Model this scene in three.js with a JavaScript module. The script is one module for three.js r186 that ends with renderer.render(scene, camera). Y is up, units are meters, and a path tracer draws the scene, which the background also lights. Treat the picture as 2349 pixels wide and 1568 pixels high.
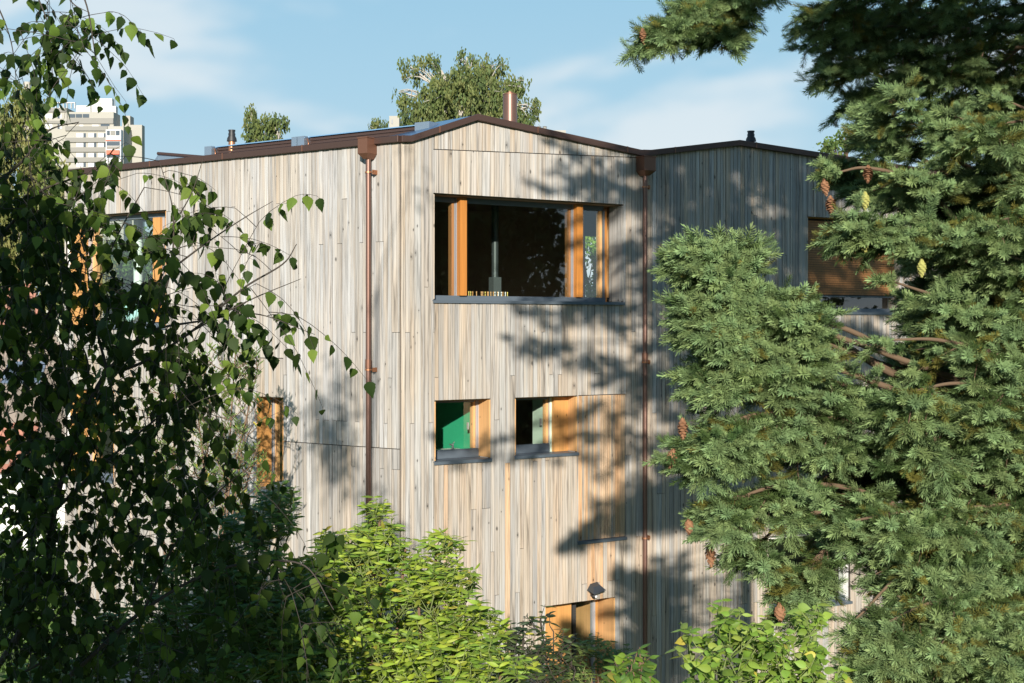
import * as THREE from 'three';
import { mergeGeometries, mergeVertices } from 'three/addons/utils/BufferGeometryUtils.js';

// ---------------------------------------------------------------- camera, sky, sun, exposure
const scene = new THREE.Scene();
const camera = new THREE.PerspectiveCamera(28.39, 1024 / 683, 0.1, 3000);
const EYE = 6.0;
camera.position.set(0, EYE, 0);
camera.lookAt(0, EYE, -1);
camera.setViewOffset(2349, 1568, 0, 36, 2349, 1568);          // lens shifted down a little, verticals stay vertical
const renderer = new THREE.WebGLRenderer({ antialias: true });
renderer.setSize(1024, 683);
renderer.toneMapping = THREE.LinearToneMapping;
renderer.toneMappingExposure = 1.5;
renderer.shadowMap.enabled = true;
const SUN = new THREE.Vector3(-0.012, 0.2874, 0.9577);        // low sun, 16.7 degrees up, almost straight behind the camera
const sun = new THREE.DirectionalLight(new THREE.Color(1.0, 0.93, 0.83), 5);
sun.target.position.set(0, 4, -18);
sun.position.copy(SUN).multiplyScalar(80).add(sun.target.position);
sun.castShadow = true;
sun.shadow.mapSize.set(4096, 4096);
Object.assign(sun.shadow.camera, { left: -35, right: 35, top: 30, bottom: -30, near: 1, far: 220 });
scene.add(sun, sun.target);

function rng(seed) { let a = seed >>> 0; return () => { a = (a + 0x6D2B79F5) >>> 0; let t = Math.imul(a ^ (a >>> 15), 1 | a); t = (t + Math.imul(t ^ (t >>> 7), 61 | t)) ^ t; return ((t ^ (t >>> 14)) >>> 0) / 4294967296; }; }
const hash2 = (x, y) => { let h = Math.imul(x | 0, 374761393) + Math.imul(y | 0, 668265263); h = Math.imul(h ^ (h >>> 13), 1274126177); return ((h ^ (h >>> 16)) >>> 0) / 4294967296; };
function vnoise(x, y, px = 0, py = 0) {                        // value noise, optionally periodic
  const xi = Math.floor(x), yi = Math.floor(y); let fx = x - xi, fy = y - yi; fx = fx * fx * (3 - 2 * fx); fy = fy * fy * (3 - 2 * fy);
  const wx = i => px ? ((i % px) + px) % px : i, wy = i => py ? ((i % py) + py) % py : i;
  const a = hash2(wx(xi), wy(yi)), b = hash2(wx(xi + 1), wy(yi)), c = hash2(wx(xi), wy(yi + 1)), d = hash2(wx(xi + 1), wy(yi + 1));
  return a + (b - a) * fx + (c - a) * fy + (a - b - c + d) * fx * fy;
}
const lerp = (a, b, t) => a + (b - a) * t, clamp = (v, a = 0, b = 1) => Math.min(b, Math.max(a, v)), smooth = (a, b, v) => { v = clamp((v - a) / (b - a)); return v * v * (3 - 2 * v); };

{ // clear evening sky with thin cirrus
  const W = 1536, Hh = 768, data = new Float32Array(W * Hh * 4);
  const stops = [[-90, .10, .12, .10], [-2, .45, .52, .53], [0, .60, .72, .77], [5, .49, .685, .80], [10, .395, .63, .79], [16, .305, .56, .755], [26, .18, .41, .67], [45, .075, .22, .46], [90, .045, .145, .34]];
  for (let j = 0; j < Hh; j++) {
    const el = ((j + .5) / Hh - .5) * 180; let k = 0; while (k < stops.length - 2 && el > stops[k + 1][0]) k++;
    const A = stops[k], B = stops[k + 1], t = clamp((el - A[0]) / (B[0] - A[0]));
    for (let i = 0; i < W; i++) {
      const az = (i + .5) / W * 360;                             // -Z (the view) sits at 90
      let n = 0, amp = .5, s = 1;
      const u = az * .10 + el * .05, v = el * .42 - az * .045 + 1.4 * vnoise(az * .08 + 3, el * .11);
      for (let o = 0; o < 5; o++) { n += amp * vnoise(u * s + 17 * o, v * s + 5 * o, o === 0 ? 36 : 0); amp *= .5; s *= 2.1; }
      let c = smooth(.47, .74, n + .12 * (vnoise(az * .03, el * .09) - .4));
      c *= .95 * (el > 0 ? smooth(75, 18, el) : 0);
      const low = smooth(9, 3.5, el) * smooth(-3, 2.5, el) * vnoise(az * .06 + 9, el * .5) * .55;
      c = clamp(c + low * .6);
      const p = (j * W + i) * 4;
      for (let q = 0; q < 3; q++) data[p + q] = lerp(lerp(A[q + 1], B[q + 1], t), [.76, .83, .87][q], c * .8) * .69;
      data[p + 3] = 1;
    }
  }
  const sky = new THREE.DataTexture(data, W, Hh, THREE.RGBAFormat, THREE.FloatType);
  sky.mapping = THREE.EquirectangularReflectionMapping; sky.magFilter = THREE.LinearFilter; sky.minFilter = THREE.LinearFilter; sky.wrapS = THREE.RepeatWrapping; sky.needsUpdate = true;
  scene.background = sky; scene.environment = sky;
}

// ---------------------------------------------------------------- helpers
const V = (x, y, z) => new THREE.Vector3(x, y, z);
const F_PX = 3100;
const at = (px, py, depth) => V((px - 1174.5) / F_PX * depth, EYE - (py - 748) / F_PX * depth, -depth);
const names = {};
const numbered = n => { const k = names[n] = (names[n] ?? -1) + 1; return k ? `${n}_${String(k).padStart(3, '0')}` : n; };
function tag(o, label, category, group, kind) { Object.assign(o.userData, { label, category }); if (group) o.userData.group = group; if (kind) o.userData.kind = kind; return o; }
function thing(name, label, category, base = [0, 0, 0], group) { const g = new THREE.Group(); g.name = numbered(name); g.position.set(...base); scene.add(g); tag(g, label, category, group); return g; }
function mesh(name, geo, mat, parent, world = false) {          // world: geometry is in world metres, parent is an unrotated group
  const m = new THREE.Mesh(geo, mat); m.name = name; m.castShadow = m.receiveShadow = true;
  if (world) m.position.copy(parent.position).negate();
  parent.add(m); return m;
}
class GB {                                                       // collects flat faces, boxes and tapered tubes
  constructor() { this.p = []; this.n = []; this.u = []; }
  tri(a, b, c, uv = [0, 0, 1, 0, 1, 1]) { const n = b.clone().sub(a).cross(c.clone().sub(a)).normalize(); for (const v of [a, b, c]) { this.p.push(v.x, v.y, v.z); this.n.push(n.x, n.y, n.z); } this.u.push(...uv); return this; }
  quad(a, b, c, d, uv = [0, 0, 1, 0, 1, 1, 0, 1]) { this.tri(a, b, c, [uv[0], uv[1], uv[2], uv[3], uv[4], uv[5]]); return this.tri(a, c, d, [uv[0], uv[1], uv[4], uv[5], uv[6], uv[7]]); }
  box(x0, x1, y0, y1, z0, z1, o = [0, 0]) { return this.hexa([x0, x1], [y0, y0], [y1, y1], z0, z1, o); }
  hexa([x0, x1], [b0, b1], [t0, t1], z0, z1, o = [0, 0]) {       // a board: may have sloping ends
    const P = (x, y, z) => V(x, y, z), [ou, ov] = o, q = (A, B, C, D, f) => this.quad(A, B, C, D, [A, B, C, D].flatMap(f));
    const fx = v => [v.x - x0 + ou, v.y + ov], fz = v => [v.z + ou + .1, v.y + ov], fy = v => [v.x - x0 + ou, v.z + ov];
    q(P(x0, b0, z1), P(x1, b1, z1), P(x1, t1, z1), P(x0, t0, z1), fx); q(P(x1, b1, z0), P(x0, b0, z0), P(x0, t0, z0), P(x1, t1, z0), fx);
    q(P(x1, b1, z1), P(x1, b1, z0), P(x1, t1, z0), P(x1, t1, z1), fz); q(P(x0, b0, z0), P(x0, b0, z1), P(x0, t0, z1), P(x0, t0, z0), fz);
    q(P(x0, t0, z1), P(x1, t1, z1), P(x1, t1, z0), P(x0, t0, z0), fy); q(P(x0, b0, z0), P(x1, b1, z0), P(x1, b1, z1), P(x0, b0, z1), fy);
    return this;
  }
  tube(pts, r0, r1, sides = 5) {
    const rings = pts.map((c, i) => {
      const d = pts[Math.min(i + 1, pts.length - 1)].clone().sub(pts[Math.max(i - 1, 0)]).normalize();
      const e = Math.abs(d.y) > .9 ? V(1, 0, 0) : V(0, 1, 0), s = d.clone().cross(e).normalize(), t = d.clone().cross(s), r = lerp(r0, r1, i / (pts.length - 1));
      return Array.from({ length: sides }, (_, k) => { const a = k / sides * Math.PI * 2, n = s.clone().multiplyScalar(Math.cos(a)).addScaledVector(t, Math.sin(a)); return [c.clone().addScaledVector(n, r), n]; });
    });
    for (let i = 0; i < rings.length - 1; i++) for (let k = 0; k < sides; k++) {
      const a = rings[i][k], b = rings[i][(k + 1) % sides], c = rings[i + 1][(k + 1) % sides], d = rings[i + 1][k];
      for (const [v, n] of [a, b, c, a, c, d]) { this.p.push(v.x, v.y, v.z); this.n.push(n.x, n.y, n.z); }
      this.u.push(k, i, k + 1, i, k + 1, i + 1, k, i, k + 1, i + 1, k, i + 1);
    }
    return this;
  }
  geo() { const g = new THREE.BufferGeometry(); g.setAttribute('position', new THREE.Float32BufferAttribute(this.p, 3)); g.setAttribute('normal', new THREE.Float32BufferAttribute(this.n, 3)); g.setAttribute('uv', new THREE.Float32BufferAttribute(this.u, 2)); return g; }
}
const curve = (pts, n) => new THREE.CatmullRomCurve3(pts, false, 'centripetal').getPoints(n);
function texture(w, h, fn, srgb = true) {
  const d = new Uint8Array(w * h * 4);
  for (let j = 0; j < h; j++) for (let i = 0; i < w; i++) { const c = fn(i / w, j / h), p = (j * w + i) * 4; d[p] = clamp(c[0]) * 255; d[p + 1] = clamp(c[1]) * 255; d[p + 2] = clamp(c[2]) * 255; d[p + 3] = 255; }
  const t = new THREE.DataTexture(d, w, h, THREE.RGBAFormat); t.wrapS = t.wrapT = THREE.RepeatWrapping; t.magFilter = THREE.LinearFilter; t.minFilter = THREE.LinearMipmapLinearFilter; t.generateMipmaps = true; if (srgb) t.colorSpace = THREE.SRGBColorSpace; t.needsUpdate = true; return t;
}
const std = (r, g, b, rough = .8, extra = {}) => new THREE.MeshStandardMaterial({ color: new THREE.Color().setRGB(r, g, b), roughness: rough, ...extra });
const leafMat = (r, g, b, tr = .35, rough = .75) => new THREE.MeshPhysicalMaterial({ color: new THREE.Color().setRGB(r, g, b), roughness: rough, transmission: tr, thickness: 0, side: THREE.DoubleSide, specularIntensity: .5 });

// ---------------------------------------------------------------- materials
const knots = Array.from({ length: 9 }, (_, i) => [hash2(i, 91), hash2(i, 57), .007 + .012 * hash2(i, 13)]);
function grain(u, v) {                                           // weathered larch, 1 unit = 0.8 m across, 3.2 m along
  const wob = .012 * (vnoise(u * 6, v * 10, 6, 10) - .5) + .004 * (vnoise(u * 14, v * 40, 14, 40) - .5), x = u + wob;
  let s = .45 * vnoise(x * 96, v * 5, 96, 5) + .30 * vnoise(x * 210, v * 9, 210, 9) + .25 * vnoise(x * 420, v * 17, 420, 17);
  let stain = .50 * vnoise(x * 34, v * 3, 34, 3) + .32 * vnoise(x * 110, v * 7, 110, 7) + .18 * vnoise(x * 230, v * 30, 230, 30);
  let k = 0; for (const [ku, kv, r] of knots) { let du = Math.abs(u - ku), dv = Math.abs(v - kv); du = Math.min(du, 1 - du); dv = Math.min(dv, 1 - dv); const d = Math.hypot(du, dv * 2.6) / r; if (d < 3.5) { k = Math.max(k, smooth(1.2, .5, d)); stain -= .3 * smooth(3.5, .8, d) * vnoise(d * 3, ku * 50); } }
  return [s, stain, k];
}
const woodTex = texture(1024, 2048, (u, v) => {
  const [s, stain, k] = grain(u, v), dark = smooth(.46, .18, stain) * .24;
  let l = .92 + .44 * (s - .5) - dark; l *= 1 - .35 * k;
  const g = smooth(.25, .65, vnoise(u * 17 + 4, v * 3, 17, 3));  // silver against straw
  return [l * lerp(1.0, .985, g), l * lerp(.965, .98, g), l * lerp(.92, .97, g)];
});
const freshTex = texture(512, 1024, (u, v) => { const [s, , k] = grain(u, v), l = (.86 + .24 * (s - .5)) * (1 - .3 * k); return [l, l * .97, l * .93]; });
const woodBump = texture(512, 1024, (u, v) => { const [s] = grain(u, v); return [s, s, s]; }, false);
for (const t of [woodTex, freshTex, woodBump]) t.repeat.set(1 / .8, 1 / 3.2);
const boardTones = [[.485, .47, .45], [.515, .505, .485], [.445, .425, .405], [.46, .45, .43], [.415, .40, .38], [.48, .45, .415], [.385, .372, .355], [.455, .435, .41], [.535, .525, .51], [.37, .36, .35]];
const tint = (c, tex = woodTex, rough = .85) => new THREE.MeshStandardMaterial({ map: tex, bumpMap: woodBump, bumpScale: .0015, color: new THREE.Color().setRGB(...c), roughness: rough });
const grey = boardTones.map(c => tint(c));
const silver = [[.49, .48, .475], [.52, .515, .51], [.45, .44, .43], [.54, .535, .53], [.47, .455, .435], [.50, .47, .435], [.41, .40, .39]].map(c => tint(c));
const straw = [[.53, .455, .38], [.51, .45, .385], [.54, .48, .41], [.485, .43, .365], [.52, .475, .42], [.47, .425, .375]].map(c => tint(c));
const amber = [[.66, .43, .255], [.63, .45, .30], [.67, .49, .33], [.60, .44, .31]].map(c => tint(c));
const M = {
  reveal: new THREE.MeshStandardMaterial({ map: freshTex, color: new THREE.Color().setRGB(.73, .39, .135), roughness: .55 }),
  revealPale: new THREE.MeshStandardMaterial({ map: freshTex, color: new THREE.Color().setRGB(.86, .52, .24), roughness: .6 }),
  slatWood: new THREE.MeshStandardMaterial({ map: freshTex, color: new THREE.Color().setRGB(.40, .20, .075), roughness: .6 }),
  membrane: std(.05, .04, .034, .95), plaster: std(.72, .70, .66, .9), green: std(.035, .42, .22, .7), paleGreen: std(.55, .68, .56, .8), dimWood: std(.25, .16, .095, .7), strip: std(.30, .31, .33, .4, { metalness: .3 }), post: new THREE.MeshStandardMaterial({ map: freshTex, color: new THREE.Color().setRGB(.60, .25, .05), roughness: .55 }), floor: std(.07, .045, .03, .6), dark: std(.03, .03, .03, .8),
  copper: std(.20, .095, .06, .45, { metalness: .5 }), copperOld: std(.085, .05, .04, .5, { metalness: .45 }), copperPipe: std(.19, .105, .08, .38, { metalness: .55 }), copperBright: std(.42, .19, .10, .4, { metalness: .7 }),
  alu: std(.13, .16, .19, .42, { metalness: .35 }), aluLight: std(.42, .42, .44, .4, { metalness: .3 }), zinc: std(.30, .36, .42, .4, { metalness: .7 }), roofSheet: std(.16, .30, .46, .28, { metalness: .8 }), black: std(.02, .02, .022, .5),
  glass: new THREE.MeshPhysicalMaterial({ color: new THREE.Color().setRGB(.90, .95, .92), roughness: .02, transmission: 1, thickness: 0, ior: 2.0 }),
  concrete: std(.36, .345, .30, .9), concreteWhite: std(.56, .55, .52, .9), concreteGrey: std(.25, .24, .215, .9), winDark: std(.06, .08, .10, .2), winWhite: std(.58, .58, .58, .7), red: std(.70, .16, .10, .8),
  white: std(.80, .79, .77, .85), tile: [std(.30, .13, .09, .9), std(.36, .17, .12, .9), std(.25, .15, .11, .9), std(.40, .18, .12, .9)], tileGrey: [std(.22, .18, .14, .9), std(.26, .21, .17, .9), std(.18, .15, .12, .9)],
  barkDark: std(.055, .045, .035, .95), barkTwig: std(.16, .10, .06, .9), barkBirch: std(.42, .39, .34, .85), firWood: std(.13, .085, .05, .9), greenStem: std(.16, .20, .06, .8),
};

// ---------------------------------------------------------------- ground
{
  const grassTex = texture(512, 512, (u, v) => { const n = .5 * vnoise(u * 40, v * 40, 40, 40) + .3 * vnoise(u * 110, v * 110, 110, 110) + .2 * vnoise(u * 9, v * 9, 9, 9); return [.20 + .16 * n, .27 + .18 * n, .10 + .08 * n]; });
  grassTex.repeat.set(400, 400);
  const g = new THREE.PlaneGeometry(1600, 1600); g.rotateX(-Math.PI / 2);
  const m = mesh('ground', g, new THREE.MeshStandardMaterial({ map: grassTex, roughness: 1 }), scene); m.position.y = -.2; tag(m, 'mown grass ground around the timber house', 'ground', null, 'structure');
}

// ---------------------------------------------------------------- the timber house
const house = thing('timber_house', 'three storey house clad in weathered vertical wooden boards', 'house', [0, -.2, -20]);
const plan = { CL: [-7.39, -22.37], C0: [-1.514, -18.3], C1: [1.978, -20.542], CR: [8.01, -24.095], E3: [6.0, -28.2], E2: [-1.5, -28.0], E1: [-6.13, -26.38] };
function facade(a, b) { const [ax, az] = plan[a], [bx, bz] = plan[b], L = Math.hypot(bx - ax, bz - az); return { o: V(ax, 0, az), ry: Math.atan2(-(bz - az), bx - ax), L, u: V((bx - ax) / L, 0, (bz - az) / L) }; }
const FL = facade('CL', 'C0'), FM = facade('C0', 'C1'), FR = facade('C1', 'CR'), FE = facade('E1', 'CL');
function onFacade(F, name, geo, mat, parent = house) { const m = mesh(name, geo, mat, parent); if (parent === house) { m.position.copy(F.o).sub(house.position); m.rotation.y = F.ry; } return m; }
const poly = pts => t => { let i = 0; while (i < pts.length - 2 && t > pts[i + 1][0]) i++; const [a, ya] = pts[i], [b, yb] = pts[i + 1]; return lerp(ya, yb, (t - a) / (b - a)); };
const profL = [[0, 8.49], [FL.L, 8.49]], profM = [[0, 8.49], [.127, 8.5], [1.18, 8.883], [4.06, 8.585], [FM.L, 8.585]], profR = [[0, 8.59], [.1, 8.595], [1.845, 8.868], [FR.L, 8.61]];

function wallShell(F, prof, holes, name, label, inside = M.plaster) {                // dark membrane in front, plaster behind; holes: [t0,t1,y0,y1]
  const shape = () => { const s = new THREE.Shape(); s.moveTo(0, -.2); s.lineTo(F.L, -.2); for (let i = prof.length - 1; i >= 0; i--) s.lineTo(prof[i][0], prof[i][1]); s.closePath(); for (const [a, b, c, d] of holes) { const h = new THREE.Path(); h.moveTo(a, c); h.lineTo(a, d); h.lineTo(b, d); h.lineTo(b, c); h.closePath(); s.holes.push(h); } return s; };
  const outer = new THREE.ExtrudeGeometry(shape(), { depth: .03, bevelEnabled: false }); outer.translate(0, 0, -.03);
  const inner = new THREE.ExtrudeGeometry(shape(), { depth: .22, bevelEnabled: false }); inner.translate(0, 0, -.252);
  const w = onFacade(F, name, outer, M.membrane); if (label) w.userData.label = label;
  mesh('wall_lining', inner, inside, w);
  return w;
}
function cladding(F, wall, prof, holes, lines, seed, wMin, wMax, tone) {
  const R = rng(seed), top = poly(prof), breaks = [...new Set([0, F.L, ...holes.flatMap(h => [h[0], h[1]])])].filter(t => t >= 0 && t <= F.L).sort((a, b) => a - b);
  const cols = [];
  for (let i = 0; i < breaks.length - 1; i++) { let a = breaks[i]; const e = breaks[i + 1]; while (e - a > .004) { let w = lerp(wMin, wMax, R() < .3 ? R() : R() * .6); if (e - a - w < wMin) w = e - a; if (w > wMax * 1.25) w /= 2; cols.push([a, a + w]); a += w; } }
  let count = 0; const rest = [];
  for (const [a, b] of cols) {
    const mid = (a + b) / 2; let spans = [[-.18, top(mid)]];
    for (const [h0, h1, y0, y1] of holes) if (mid > h0 && mid < h1) spans = spans.flatMap(([p, q]) => y1 <= p || y0 >= q ? [[p, q]] : [[p, Math.min(q, y0)], [Math.max(p, y1), q]].filter(([m, n]) => n - m > .02));
    const cuts = [];
    for (const [l0, l1, yf] of lines) if (mid > l0 && mid < l1) cuts.push([yf(a), yf(b), .012]);
    for (let y = .95 + .62 * Math.floor(R() * 3); y < 8; y += .62 * (3 + Math.floor(R() * 4))) if (R() < .4) cuts.push([y, y, .006]);
    cuts.sort((p, q) => p[0] - q[0]);
    for (const [p, q] of spans) {
      let lo = [p, p]; const pieces = [];
      for (const [ca, cb, gap] of cuts) if (ca > lo[0] + .12 && ca < Math.min(q, top(a), top(b)) - .03) { pieces.push([lo, [ca - gap / 2, cb - gap / 2]]); lo = [ca + gap / 2, cb + gap / 2]; }
      const atTop = Math.abs(q - top(mid)) < .01; pieces.push([lo, atTop ? [top(a) - .006, top(b) - .006] : [q, q]]);
      pieces.forEach(([l, h]) => {
        const proud = .026 + .011 * R(), g = new GB().hexa([a + .0036, b - .0036], l, h, .004, proud, [R() * 3, R() * 7]).geo();
        const mat = tone(mid, l[0], h[0], R, p > 0 ? p : -1);
        if (count++ < 300) mesh('plank', g, mat, wall); else rest.push([g, mat]);
      });
    }
  }
  if (rest.length) { const by = new Map(); for (const [g, m] of rest) by.set(m, [...(by.get(m) ?? []), g]); for (const [m, gs] of by) mesh('planks', mergeGeometries(gs), m, wall).userData.kind = 'stuff'; }
}
const pick = (a, R) => a[Math.floor(R() * a.length)];
// openings: [t0, t1, y0, y1]
const oCorner = [.0, 2.484, 5.97, 7.80], oLow = [.0, 1.25, 3.5, 4.97], oSlit = [4.45, 4.99, 3.6, 4.965];
const oBig = [.5, 3.775, 6.34, 7.828], oW1 = [.517, 1.42, 4.115, 4.976], oW2 = [1.83, 2.925, 4.125, 4.976], oShut = [2.94, 3.815, 2.81, 4.978], oDoor = [2.351, 3.617, -.1, 1.94];
const oBlind = [3.326, 5.45, 6.215, 7.80], oLowR = [2.502, 4.3, 1.36, 2.6];
const shellHoles = (list, m = 0) => list.map(([a, b, c, d]) => [Math.max(a, .02), b, c, d]);
const wallL = wallShell(FL, profL, shellHoles([oCorner, oLow, oSlit]), 'wall'), wallM = wallShell(FM, profM, shellHoles([oBig, oW1, oW2, oShut, oDoor]), 'wall'), wallR = wallShell(FR, profR, shellHoles([oBlind, oLowR]), 'wall');
cladding(FL, wallL, profL, [oCorner, oLow, oSlit], [[4.9, FL.L, t => 4.33], [4.45, 4.99, () => 5.53], [0, 2.484, () => 5.45]], 11, .058, .128, (t, lo, hi, R) => {
  if (hi > 5.6 && R() < .88) return pick(silver, R);
  if (lo < 4.3 && R() < .55) return pick(grey.slice(2, 8), R);
  return R() < .3 ? pick(straw, R) : pick(grey, R);
});
cladding(FM, wallM, profM, [oBig, oW1, oW2, oShut, oDoor], [[.49, 4.05, t => 8.425 + .035 * (t - .49)]], 23, .058, .128, (t, lo, hi, R, from) => {
  if (Math.abs(from - 0) < 0) return grey[0];
  if (lo > 7.7) return R() < .85 ? pick([grey[0], grey[1], grey[2], grey[7], grey[8], straw[4]], R) : pick(straw, R);
  if (hi < 4.2 && hi > 4.0 && t < 3) return R() < .8 ? pick(R() < .12 ? amber : straw, R) : pick(grey, R);
  if (Math.abs(hi - 2.81) < .03 && t > 2.9 && t < 3.85) return R() < .35 ? pick(amber, R) : pick(straw, R);
  if (hi < 6.4 && lo > 4.9 && t > .5 && t < 3.8) return R() < .6 ? pick(straw, R) : pick(grey, R);
  if (hi < 4.6) return R() < .62 ? pick(straw, R) : pick([grey[2], grey[5], grey[7], grey[4], grey[0]], R);
  return R() < .18 ? pick(straw, R) : pick([grey[0], grey[1], grey[2], grey[5], grey[7], grey[4], grey[3]], R);
});
cladding(FR, wallR, profR, [oBlind, oLowR], [], 37, .045, .105, (t, lo, hi, R) => lo < 3 ? (R() < .6 ? pick(straw, R) : pick(grey, R)) : (R() < .12 ? pick(straw, R) : pick(grey, R)));

// plain end and rear walls (rear ones have two windows that show daylight through the rooms)
const oEnd = [.35, 4.1, 5.97, 7.95], oRear = [1.9 + 1.05, 1.9 + 1.62, 6.6, 7.86];
const FB1 = facade('E2', 'E1'), FB2 = facade('E3', 'E2'), FRR = facade('CR', 'E3');
const flat = F => [[0, 8.5], [F.L, 8.5]];
const wallE = wallShell(FE, flat(FE), [oEnd], 'end_wall');
wallShell(FB1, flat(FB1), [], 'rear_wall', null, M.dimWood);  // brown lining and ceiling colour stands in for the dimness of the rooms
const rearT = x => 6.0 - x; wallShell(FB2, flat(FB2), [[rearT(1.79), rearT(1.50), 6.55, 7.86]], 'rear_wall', null, M.dimWood); wallShell(FRR, flat(FRR), [], 'side_wall', null, M.dimWood);
{ // end wall gets plain boards
  const R = rng(5); for (let a = 0; a < FE.L - .02;) { const w = Math.min(.09 + .05 * R(), FE.L - a); const mid = a + w / 2; for (const [p, q] of mid > oEnd[0] && mid < oEnd[1] ? [[-.18, oEnd[2]], [oEnd[3], 8.48]] : [[-.18, 8.48]]) mesh('plank', new GB().hexa([a + .003, a + w - .003], [p, p], [q, q], .004, .03, [R() * 3, R() * 5]).geo(), pick(grey, R), wallE); a += w; }
}
{ // floors and ceilings
  const s = new THREE.Shape(); Object.values({ a: plan.CL, b: plan.C0, c: plan.C1, d: plan.CR, e: plan.E3, f: plan.E2, g: plan.E1 }).forEach(([x, z], i) => { const cx = -.2, cz = -24; const k = .97; const X = cx + (x - cx) * k, Y = -(cz + (z - cz) * k); i ? s.lineTo(X, Y) : s.moveTo(X, Y); });
  const slab = (y0, h, mat, name) => { const g = new THREE.ExtrudeGeometry(s, { depth: h, bevelEnabled: false }); g.rotateX(-Math.PI / 2); g.translate(0, y0, 0); mesh(name, g, mat, house, true); };
  slab(-.15, .12, M.floor, 'floor'); slab(2.52, .2, M.plaster, 'floor_slab'); slab(2.722, .05, M.floor, 'floor'); slab(5.3, .2, M.plaster, 'floor_slab'); slab(5.502, .05, M.floor, 'floor'); slab(8.36, .1, M.dimWood, 'ceiling');
}
// inner partitions: boxes in facade coordinates (depth counted inwards)
function partition(F, t0, t1, y0, y1, d0, d1, mat, name = 'partition_wall') { return onFacade(F, name, new GB().box(t0, t1, y0, y1, -d1, -d0).geo(), mat); }
partition(FM, 1.45, 1.53, 2.78, 5.29, .256, 3.2, M.green);                 // green wall beside the left small window
partition(FM, .1, 1.449, 2.78, 5.29, 3.2, 3.28, M.dark);
partition(FM, 2.63, 2.70, 2.78, 5.29, .256, .72, M.paleGreen);
partition(FM, 2.45, 2.52, 2.78, 5.29, 1.5, 2.9, M.paleGreen);
partition(FM, 1.53, 3.9, 2.78, 5.29, 3.2, 3.28, M.plaster);
partition(FM, 3.83, 3.90, 5.56, 8.35, .256, .62, M.revealPale);
partition(FM, 1.9, 4.4, -.02, 2.5, 2.0, 2.08, M.plaster);
partition(FM, 3.5, 3.57, -.02, 2.5, .36, 1.99, M.revealPale);
partition(FL, 3.4, 3.47, 5.56, 8.35, .256, 4.6, M.dimWood);
partition(FL, 4.32, 4.40, 2.78, 5.29, .256, 2.6, M.green);
partition(FL, 3.0, 3.07, 2.78, 5.29, .256, 3.6, M.plaster);
partition(FL, 1.6, 1.67, 2.78, 5.29, .256, 3.0, M.plaster);

// windows. Every window is its metal frame with panes, sill, linings and posts as children.
function lining(F, win, [t0, t1, y0, y1], D, mats, sides = 'lrt') {
  const out = .024, th = .018;
  if (sides.includes('l')) mesh('reveal', new GB().box(t0 - .001, t0 + th, y0 + .03, y1 - th - .001, -D, out, [2, 1]).geo(), mats, win);
  if (sides.includes('r')) mesh('reveal', new GB().box(t1 - th, t1 + .001, y0 + .03, y1 - th - .001, -D, out, [.4, 2]).geo(), mats, win);
  if (sides.includes('t')) mesh('reveal', new GB().box(t0 - .001, t1 + .001, y1 - th, y1 + .002, -D, -.035, [.4, 3]).geo(), sides === 't' || sides === 'rt' ? M.dimWood : M.reveal, win);
}
function sill(win, t0, t1, y0, D, x = .018) { return mesh('sill', new GB().box(t0 - x, t1 + x * .4, y0 + .004, y0 + .016, -D, .062).box(t0 - x, t1 + x * .4, y0 - .026, y0 + .003, .046, .064).geo(), M.alu, win); }
function pane(win, t0, t1, y0, y1, d, name = 'pane') { const g = new THREE.PlaneGeometry(t1 - t0, y1 - y0); g.translate((t0 + t1) / 2, (y0 + y1) / 2, d); return mesh(name, g, M.glass, win); }
function smallWindow(F, o, tGlass, label, pale) {
  const [t0, t1, y0, y1] = o, D = .31, gt = tGlass;
  const w = onFacade(F, 'window', new GB().box(t0 + .02, gt, y0 + .019, y0 + .125, -D, -D + .05).box(t0 + .02, gt - .001, y0 + .126, y0 + .14, -D + .005, -D + .03).box(t0 + .02, t0 + .06, y0 + .141, y1 - .02, -D - .04, -D + .03).box(t0 + .061, gt - .06, y1 - .06, y1 - .02, -D - .04, -D + .03).geo(), M.alu); w.userData.label = label;
  mesh('frame', new GB().box(gt - .034, gt - .019, y0 + .141, y1 - .021, -D - .04, -D + .04).box(gt - .014, gt, y0 + .141, y1 - .021, -D - .04, -D + .046).geo(), M.aluLight, w);
  mesh('frame', new GB().box(gt - .075, gt - .036, y0 + .141, y1 - .021, -D - .07, -D + .018).geo(), M.revealPale, w);
  pane(w, t0 + .061, gt - .0755, y0 + .141, y1 - .061, -D - .02);
  mesh('handle', new GB().box(gt - .10, gt - .078, y0 + .40, y0 + .50, -D - .12, -D - .09).geo(), M.aluLight, w);
  sill(w, t0, t1, y0, D); lining(F, w, o, D + .05, pale);
  return w;
}
smallWindow(FM, oW1, 1.402, 'small square window onto a green wall', M.revealPale);
{
  const w = smallWindow(FM, oW2, 2.66, 'small window beside a tall wooden shutter', M.revealPale);
  mesh('panel', new GB().box(2.661, 2.906, 4.145, 4.957, -.36, -.19, [.2, .5]).geo(), M.reveal, w);
}
{ // tap on the basin ledge behind the green-walled window
  const b = onFacade(FM, 'wash_ledge', new GB().box(.6, 1.44, 4.17, 4.20, -1.0, -.42).geo(), M.white); mesh('tap', new GB().tube([V(1.17, 4.2, -.6), V(1.17, 4.30, -.6)], .018, .016, 8).tube([V(1.17, 4.285, -.6), V(1.10, 4.30, -.56)], .012, .01, 6).tube([V(1.17, 4.302, -.6), V(1.21, 4.325, -.62)], .008, .008, 5).geo(), M.aluLight, b);
}
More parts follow.
